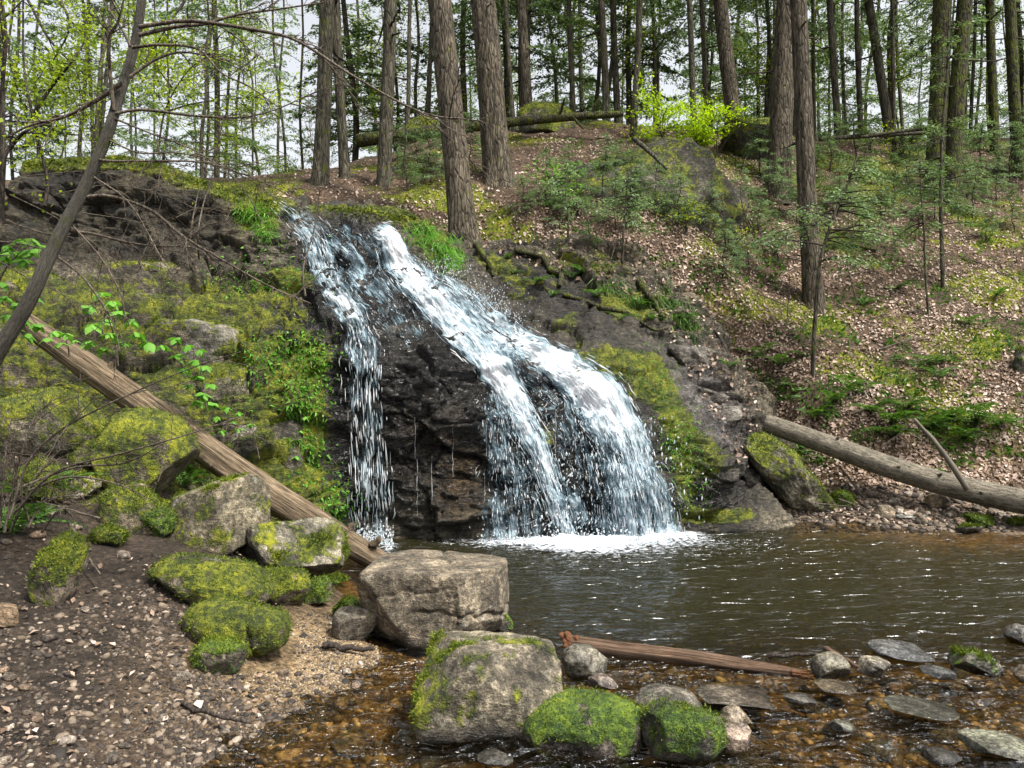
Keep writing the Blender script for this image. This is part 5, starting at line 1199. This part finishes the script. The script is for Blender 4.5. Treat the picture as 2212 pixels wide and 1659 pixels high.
litter('fallen_leaves', 7000, lambda: (random.uniform(560, 1650), random.uniform(270, 560)), lambda u, v: True, .048, 'tan dead leaves on the ground above the falls', 'g', 2)
litter('fallen_leaves', 1500, lambda: (random.uniform(1000, 1640), random.uniform(510, 1010)), lambda u, v: v < 520 + (u - 1000) * .35 or u > 1470 + (v - 780) * .55, .05, 'tan dead leaves caught on the root bank and gully', 'c', 3)
litter('fallen_leaves', 600, lambda: (random.uniform(-450, 620), random.uniform(820, 1650)), lambda u, v: random.random() < (.9 if 1180 < v < 1330 else .5), .035, 'brown leaf scraps on the left bank', 'g', 4)
litter('fallen_leaves', 900, lambda: (random.uniform(1700, 2600), random.uniform(1010, 1135)), lambda u, v: True, .05, 'brown leaves on the far shore', 'g', 5)

# ------------------------------------------------------------------ moss and grass blades
def blades(name, pts, nm, ln, label, mat='grass', seed=0, hang=0.0, wide=.22):
    r_ = np.random.default_rng(seed); n = len(pts); d = nm + r_.normal(0, .55, (n, 3)); d[:, 2] -= hang; d /= np.linalg.norm(d, axis=1)[:, None]
    L = ln * r_.uniform(.5, 1.5, n)[:, None]; sd_ = np.cross(d, r_.normal(size=(n, 3))); sd_ /= np.linalg.norm(sd_, axis=1)[:, None]
    V = np.stack([pts - sd_ * L * wide * .5, pts + sd_ * L * wide * .5, pts + d * L + np.array([0, 0, -1]) * L * hang * .6], 1).reshape(-1, 3)
    return tag(link(name, mesh(name, V, [np.arange(n * 3).reshape(-1, 3)], smooth=False), M[mat]), label, kind='stuff')
# on the rock: where the moss mask is high
fm = mo.ravel(); cand = np.where((fm > .30) & (Pc.reshape(-1, 3)[:, 2] > .03))[0]; cand = rng.choice(cand, min(26000, len(cand) * 2))
blades('moss', Pc.reshape(-1, 3)[cand] + rng.normal(0, .012, (len(cand), 3)), Nn.reshape(-1, 3)[cand], .028, 'moss nap on the wet rock beside the falls', seed=1)
gm_ = gm.ravel(); cand = np.where((gm_ > .12) & (GY.ravel() > 5) & (GY.ravel() < 17) & (np.abs(GX.ravel()) < 8))[0]; cand = rng.choice(cand, min(26000, len(cand) * 3))
blades('moss', Gg.reshape(-1, 3)[cand] + rng.normal(0, .02, (len(cand), 3)), Gn.reshape(-1, 3)[cand], .045, 'moss cushions and low green growth on the forest floor', seed=2)
def low_plants():
    pts, nm = cast_many(11000, lambda: (random.uniform(1150, 2760), random.uniform(300, 1020)), lambda u, v: HN[int(v // 6), int(u // 6)] > .12, 'g')
    blades('low_plants', pts, nm, .10, 'low green plants and grass between the dead leaves of the right slope', 'fern', 12, .25, .3)
low_plants()
def blob_cast(n, spots, which='both'):
    def fu_():
        s = random.choice(spots); return random.gauss(s[0], s[2]), random.gauss(s[1], s[3])
    return cast_many(n, fu_, lambda u, v: True, which)
p_, n_2 = blob_cast(1500, [(945,520,20,20),(965,545,16,18),(915,500,22,12),(985,560,12,14)]); blades('grass', p_, n_2, .14, 'bright grass tuft hanging over the head of the right stream', 'fresh', 3, .7, .06)
p_, n_2 = blob_cast(900, [(560,470,22,18),(575,500,14,14),(545,455,20,10)]); blades('grass', p_, n_2, .09, 'bright grass fringe left of the upper chute', 'fresh', 4, .4, .08)
p_, n_2 = blob_cast(1300, [(1470,670,16,18),(1490,700,12,16),(1440,640,14,20),(1330,615,20,10),(1370,640,20,10)]); blades('grass', p_, n_2, .13, 'green wisps hanging at the right end of the root bank', 'fern', 5, .7, .07)
p_, n_2 = blob_cast(600, [(1400,800,30,40),(1440,860,16,40),(1490,930,16,36)]); blades('grass', p_, n_2, .05, 'bright green fringe down the moss hump', 'fresh', 6, .3, .15)
p_, n_2 = blob_cast(2200, [(690,800,20,40),(650,870,22,50),(670,960,24,50),(640,760,40,24),(560,800,60,40),(720,1090,30,30),(560,600,60,30)], 'c'); blades('grass', p_, n_2, .045, 'small green leaves clinging to the wet wall left of the falls', 'fresh', 7, .2, .5)
p_, n_2 = blob_cast(500, [(1470,1010,26,40),(1500,1060,30,26),(1450,960,14,30)], 'c'); blades('grass', p_, n_2, .028, 'small green leaves clinging to the rock right of the falls', 'fresh', 8, .2, .5)

p_, n_2 = blob_cast(2600, [(100,352,60,7),(250,346,60,7),(340,358,40,7),(430,392,40,8),(500,414,30,8),(560,440,24,10),(760,455,60,6),(860,468,50,7)], 'c'); blades('moss', p_, n_2, .05, 'mossy fringe along the rim of the rock above the falls', 'grass', 9, .3, .3)
# ------------------------------------------------------------------ ferns
def frond_mesh(seed, L=.4, nl=15):
    r_ = np.random.default_rng(seed); t = np.linspace(0, 1, nl); mid = np.stack([L * t, 0 * t, L * (.55 * t - .75 * t ** 2)], -1)
    C = []; A = []; W = []
    for s in (-1, 1):
        w_ = .17 * L * np.sin(np.pi * np.clip(t * .9 + .1, 0, 1)) ** .7 + .004
        C.append(mid + np.stack([.1 * w_, s * w_ * .5, -.1 * w_], -1)); A.append(np.stack([.35 + 0 * t, s + 0 * t, -.15 + 0 * t], -1)); W.append(w_)
    C = np.vstack(C); A = np.vstack(A); W = np.concatenate(W)
    V, Q = quads_at(C, A, np.array([0, 0, 1.]) + r_.normal(0, .12, C.shape), W, np.full(len(W), L / nl * 1.0))
    m_ = MB(); m_.add(V, Q); m_.tube(mid, np.linspace(.004, .0012, nl), 3, cap=False)
    return mesh('frond', np.vstack(m_.V), [np.vstack(m_.Q)], smooth=False)
FR = [frond_mesh(i, .4, 16) for i in range(4)]
def fern(u, v, s, label, group=None, nf=8, side=None):
    h = cast(u, v)
    if h is None: return
    root = empty('fern', h[0], label=label, cat='fern', group=group)
    for k in range(nf):
        o = link('frond', random.choice(FR), M['fern'], root); a = random.uniform(0, 6.283) if side is None else random.gauss(side, .8)
        o.rotation_euler = (0, -random.uniform(.05, .6), a); q = 1.5 * s * random.uniform(.7, 1.2); o.scale = (q, q, q)
for u, v, s in [(1640,770,.85),(1688,790,.8),(1931,628,.8),(1866,658,.6),(1832,836,.8),(1855,850,.8),(2016,786,.8),(2024,815,.7),(1980,795,.6),(2150,640,.6),(1740,770,.6),(1576,792,.5),(2090,700,.6)]:
    fern(u, v, s, 'fern growing among the dead leaves of the right slope', 'ferns on the leafy slope')
for u, v, s in [(1924,918,1.0),(1926,945,.9),(2054,902,.9),(2105,912,.9),(1960,880,.8),(1880,890,.7),(2150,920,.8),(1800,870,.7),(2000,930,.8),(2075,950,.7),(1760,900,.6)]:
    fern(u, v, s, 'fern drooping over the cut bank above the grey log', 'ferns on the cut bank', 9, -1.57)
for u, v, s in [(405,985,.7),(412,1020,.75),(398,1050,.6),(416,960,.5)]:
    fern(u, v, s, 'fern at the corner of the humped boulder by the bare log', 'ferns beside the bare log')
for u, v, s in [(60,1080,.7),(110,1060,.6),(25,1150,.8),(80,1120,.5)]:
    fern(u, v, s, 'small fern among the brown twigs of the left bank', 'ferns on the left bank')
for u, v, s in [(1110,590,.4),(1190,640,.4),(1290,640,.5),(1380,660,.5),(1410,690,.4),(1090,560,.35),(1238,600,.6),(1160,610,.4),(1340,690,.4),(1480,690,.5),(1262,590,.5)]:
    fern(u, v, s, 'little fern on the dark root bank', 'ferns on the root bank')
fern(1740,1000,.8,'bright fern sprouting on the propped mossy slab', nf=10)
fern(1715,985,.6,'small fern beside the end of the grey log', nf=8)

# ------------------------------------------------------------------ leafy shoots at left
def broad_leaf(L=.07):
    t = np.linspace(0, 1, 5); w_ = np.array([.05, .5, .55, .32, .0]) * L * .62; z = L * (-.35 * t ** 2)
    V = []
    for k in range(5): V += [(L * t[k], -w_[k], z[k] - .18 * w_[k]), (L * t[k], 0, z[k] + .02 * L), (L * t[k], w_[k], z[k] - .18 * w_[k])]
    Q = [];
    for k in range(4):
        a = k * 3; Q += [[a, a + 3, a + 4, a + 1], [a + 1, a + 4, a + 5, a + 2]]
    return mesh('leaf', np.array(V), [np.array(Q)])
LEAF = broad_leaf()
def shoot(pix, Y, tufts, label, n=5, size=1.0, mat='fresh'):
    p0 = P(pix[0][0], pix[0][1], Y); root = empty('leafy_shoot', p0, label=label, cat='sapling')
    st = MB(); st.tube(smooth_path([P(a, b_, Y) for a, b_ in pix], 14) - p0, np.linspace(.008, .003, 14), 5, cap=False); st_o = st.build('stem', M['twig'], root)
    for (a, b_) in tufts:
        q = P(a, b_, Y + random.uniform(-.12, .12)) - p0; base_az = random.uniform(0, 6.28)
        near = min(range(14), key=lambda k: np.linalg.norm(st.V[0][k * 5] - q)); tw_ = MB(); tw_.tube(smooth_path([st.V[0][near * 5], (st.V[0][near * 5] + q) / 2 + np.array([0, 0, .02]), q], 6), np.linspace(.004, .002, 6), 4, cap=False); tw_o = tw_.build('twig', M['twig'], root)
        for k in range(n):
            o = link('leaf', LEAF, M[mat], tw_o, loc=q, rot=(random.gauss(0, .3), random.uniform(-.1, .75), base_az + k * 6.283 / n + random.gauss(0, .25)))
            s = size * random.uniform(.8, 1.3); o.scale = (s, s, s)
shoot([(255,790),(250,740),(235,690),(215,640)], 6.2, [(215,632),(240,650),(190,660),(258,672),(225,690),(200,700),(285,690),(240,720),(195,735),(262,735),(225,750),(300,720),(320,740)], 'upper leafy green shoot beside the bare log', 6, 1.15)
shoot([(445,880),(440,830),(430,790),(415,750)], 6.9, [(405,745),(430,755),(385,765),(420,778),(445,790),(395,795),(430,812),(455,830),(410,830),(440,850),(425,865),(460,870),(380,730),(350,745)], 'lower leafy green shoot against the mossy slope', 6, 1.1)
shoot([(-10,760),(20,700),(50,660)], 5.4, [(10,640),(40,655),(15,680),(55,690),(25,705),(75,640),(80,700),(60,720),(5,610)], 'leafy green shoot behind the foot of the leaning tree', 6, 1.0)
shoot([(-10,620),(20,570),(60,530)], 5.0, [(15,530),(45,520),(70,515),(30,545),(65,540),(85,530),(10,555),(50,560)], 'leafy green shoot at the left edge below the dark wall', 6, 1.0)
shoot([(150,770),(145,740),(130,715)], 6.6, [(120,715),(145,720),(100,730),(160,735),(130,740)], 'small leafy sprig at the upper end of the bare log', 5, 1.0)
shoot([(480,960),(490,920),(500,880)], 7.5, [(490,880),(515,890),(470,900),(505,910),(480,930),(520,925),(540,915)], 'small pale sprig growing beside the layered ledge', 5, .8)
shoot([(640,870),(650,900),(655,950)], 8.1, [(640,875),(660,900),(650,930),(665,960),(640,985)], 'green sprig hanging on the wet wall left of the falls', 5, .8)

# ------------------------------------------------------------------ leaning tree in front, its limbs and twigs
def twigs(mb, pts, r, depth, rr, spread=.8, n=3, ln=.35):
    """random side twigs along a polyline"""
    if depth == 0: return
    L = np.linalg.norm(pts[-1] - pts[0])
    for _ in range(n):
        k = rr.integers(len(pts) // 4, len(pts) - 1); t = pts[min(k + 1, len(pts) - 1)] - pts[k]; t /= np.linalg.norm(t) + 1e-9
        d = t + rr.normal(0, spread, 3) * np.array([1, .7, 1]); d /= np.linalg.norm(d); l_ = L * ln * rr.uniform(.4, 1.2)
        s = np.linspace(0, 1, 7)[:, None]; q = pts[k] + d * l_ * s + rr.normal(0, .03 * l_, (7, 3)) * s + np.array([0, 0, -.12 * l_]) * s ** 2
        mb.tube(q, np.linspace(r, r * .35, 7), 4, cap=False); twigs(mb, q, r * .65, depth - 1, rr, spread, max(n - 1, 2), ln)
lt = empty('leaning_tree', P(-200, 1130, 4.15), label='slim grey tree leaning right across the left side, in front of the falls', cat='tree'); lo = np.array(lt.location)
tp = smooth_path([P(a, b_, c) for a, b_, c in [(-215,1150,4.15),(-150,1040,4.2),(-75,900,4.2),(-10,770,4.2),(60,655,4.2),(125,515,4.25),(185,400,4.3),(232,290,4.3),(260,200,4.35),(288,110,4.4),(306,0,4.4),(318,-140,4.45),(330,-400,4.5)]], 90) - lo
mb = MB(); mb.tube(tp, np.interp(np.linspace(0, 1, 90), [0, .12, .3, .45, .68, 1], [.07, .05, .037, .031, .026, .02]), 18, lump=.10, seed=5); mb.A = {'along': [np.concatenate([np.repeat(np.linspace(0, 3.2, 90), 18), [0, 3.2]])], 'ang': [np.concatenate([np.tile(np.arange(18) / 18 * 6.2832, 90), [0, 0]])]}; mb.build('trunk', M['bark_smooth'], lt)
LIMBS = [([(300,75),(380,58),(444,51),(512,32),(600,20),(700,5)],.012),([(300,58),(380,46),(444,48),(581,70),(649,92),(756,160),(850,214),(920,246),(990,258)],.012),([(285,102),(350,97),(427,106),(478,157),(540,188),(600,230)],.009),([(282,165),(310,145),(342,126),(393,113),(460,125),(530,154)],.009),
         ([(250,245),(307,237),(410,249),(470,253),(530,253),(600,235),(666,205)],.009),([(180,426),(239,424),(325,454),(393,509),(478,560),(581,618),(672,656)],.011),([(140,497),(205,506),(273,523),(340,532),(410,533),(470,560)],.009),([(205,343),(239,348),(321,348),(444,352),(560,390),(640,430)],.008),
         ([(246,238),(239,171),(236,85),(256,44),(272,-20)],.013),([(262,180),(205,219),(137,253),(68,270),(15,296)],.013),([(282,100),(262,60),(235,20),(210,-20)],.008),([(230,300),(300,330),(380,330),(470,345)],.006),([(150,480),(220,560),(262,640),(270,700)],.006),([(110,545),(180,600),(240,690),(260,760)],.007),([(200,380),(280,440),(350,560),(380,600)],.005),([(245,255),(330,290),(430,330),(520,400),(560,470)],.006)]
rr = np.random.default_rng(5)
for pix, r in LIMBS:
    Y0 = 4.3; yd = rr.uniform(-.35, .2); pts = smooth_path([P(a, b_, Y0 + yd * i / len(pix)) for i, (a, b_) in enumerate(pix)], 30) - lo
    mb = MB(); mb.tube(pts, np.linspace(r * 1.0, r * .32, 30), 6, lump=.15, seed=int(pix[0][0]), cap=False); bo = mb.build('branch', M['twig'], lt); mb = MB(); twigs(mb, pts, r * .38, 2, rr, .75, 10, .26); mb.build('twigs', M['twig'], bo)['kind'] = 'stuff'
# dark saplings and bare brush at the left edge
def bare(pixs, Y, r, label, mat='twig_dark', n=4, name='bare_sapling', leaves=0, seed=0, cat='sapling', depth=2, ln=.3):
    p0 = P(pixs[0][0][0], pixs[0][0][1], Y); root = empty(name, p0, label=label, cat=cat); r_ = np.random.default_rng(seed)
    for pix in pixs:
        pts = smooth_path([P(a, b_, Y + r_.normal(0, .06)) for a, b_ in pix], 24) - p0; mb = MB(); mb.tube(pts, np.linspace(r, r * .35, 24), 7, lump=.2, seed=seed, cap=False); twigs(mb, pts, r * .4, depth, r_, .8, n, ln); mb.build('stem', M[mat], root)
    if leaves:
        vs = np.vstack([np.array([v.co[:] for v in c.data.vertices]) for c in root.children]); c = vs[r_.integers(0, len(vs), leaves)] + r_.normal(0, .05, (leaves, 3))
        V, T = quads_at(c, r_.normal(size=(leaves, 3)), np.array([0, -.4, 1]) + r_.normal(0, .5, (leaves, 3)), r_.uniform(.018, .04, leaves), r_.uniform(.014, .028, leaves), .12); link('leaves', mesh('leaves', V, [T], smooth=False), M['spring'], root)
bare([[(96,445),(102,393),(85,310),(66,230),(51,137),(50,0),(48,-80)],[(70,250),(110,190),(150,140),(190,80)]], 4.9, .012, 'dark wiry sapling left of the leaning tree', leaves=500, seed=1)
bare([[(3,480),(8,350),(30,310),(58,282),(110,262)],[(8,340),(5,200),(12,80),(0,-40)]], 4.6, .016, 'dark crooked sapling at the left edge', leaves=350, seed=2)
bare([[(430,560),(428,500),(445,420),(470,350)],[(405,580),(415,480),(432,400)]], 7.5, .010, 'pale crooked stems in front of the dark wall', 'twig', 3, seed=3)
bare([[(660,640),(655,580),(680,490),(690,400),(672,300),(665,200)]], 8.6, .010, 'thin bare sapling standing in the left stream', 'twig', 3, seed=4)
bare([[(30,0),(20,120),(45,220)],[(130,0),(150,60),(110,140)],[(60,0),(110,90),(170,150)],[(400,0),(360,60),(330,110)]], 6.5, .012, 'budding maple boughs at the upper left', 'twig_dark', 5, leaves=2600, seed=5, depth=2, ln=.5)
bare([[(340,330),(360,230),(420,140),(520,90)],[(360,240),(440,220),(560,210)],[(380,200),(330,130),(300,60)]], 7.5, .010, 'budding maple with yellow-green leaves behind the leaning tree', 'twig_dark', 6, leaves=2200, seed=6, depth=2, ln=.5)
bare([[(20,1120),(60,1000),(130,930),(240,870),(400,800),(520,760)],[(30,1110),(120,1020),(260,980),(400,940),(520,900)],[(60,1060),(150,1030),(250,1045),(330,1080)],[(50,1050),(160,1010),(270,1000),(350,960)]], 4.6, .0075, 'long bare brambly stems arching over the left bank', 'twig', 6, 'bramble', seed=7, cat='shrub', ln=.25)
bare([[(10,1150),(30,1040),(60,940),(90,860)],[(20,1150),(80,1030),(140,960)],[(0,1140),(10,1000),(25,900)],[(60,1140),(100,1080),(200,1070)],[(70,1140),(40,1060),(30,980)],[(90,1150),(130,1100),(160,1120)]], 4.9, .008, 'brown twiggy shrub at the left edge of the bank', 'twig', 12, 'bare_shrub', seed=8, cat='shrub', ln=.35)
bare([[(-10,560),(60,600),(140,640),(180,700)],[(0,470),(80,500),(180,520),(260,570)],[(-10,520),(60,530),(140,560),(220,640)],[(20,420),(120,470),(220,540),(300,620)]], 4.9, .005, 'tangle of grey twigs hanging in front of the dark wall', 'twig', 8, 'bare_shrub', seed=9, cat='shrub', ln=.4)
bare([[(120,420),(230,400),(350,420),(460,470)],[(180,460),(300,480),(400,520),(520,560)],[(60,380),(200,370),(300,390)],[(250,560),(280,480),(330,420)],[(300,570),(330,500),(350,430)],[(380,470),(430,450),(500,460)]], 8.2, .006, 'grey leafless brush in front of the dark wall', 'twig', 6, 'bare_shrub', seed=10, cat='shrub', ln=.4)
bare([[(300,1000),(330,960),(340,900)],[(430,960),(440,900),(430,860)],[(500,980),(520,930),(530,890)],[(560,990),(550,940),(545,900)]], 7.4, .005, 'thin stalks standing on the mossy slope behind the bare log', 'twig', 3, 'bare_shrub', seed=11, cat='shrub')
bare([[(1245,600),(1260,520),(1255,450),(1280,380)],[(1320,560),(1335,500),(1330,440)],[(1150,520),(1160,450),(1150,380)],[(1440,560),(1420,480),(1430,400)]], 11.0, .008, 'thin pale saplings on the slope before the outcrop', 'twig', 4, 'bare_sapling', seed=12)
bare([[(1620,500),(1600,420),(1610,340)],[(1850,650),(1830,560),(1850,470)],[(1700,690),(1705,600),(1695,520)],[(1800,500),(1870,440),(1960,400)],[(1790,520),(1760,460),(1680,430)]], 11.5, .009, 'scraggly dead stems on the right slope', 'twig', 4, 'bare_sapling', seed=13)
for i_, (a, b_, c, d) in enumerate([(1640,640,1720,680),(1830,600,1900,590),(2080,560,2180,600),(1900,760,2010,730),(1560,620,1620,600),(2110,830,2200,850),(1700,560,1790,590),(2000,500,2100,520),(1960,680,2060,660),(1840,900,1960,860)]):
    h1, h2 = hit(a, b_), hit(c, d); t_ = MB(); pt = smooth_path([h1 + [0, 0, .03], (h1 + h2) / 2 + [0, 0, .06], h2 + [0, 0, .03]], 10); t_.tube(pt - pt[0], np.linspace(.014, .006, 10), 6, lump=.2, seed=i_); tag(t_.build('stick', M['twig'], loc=pt[0]), 'dead stick lying on the leaves of the right slope', 'stick', 'sticks on the right slope')
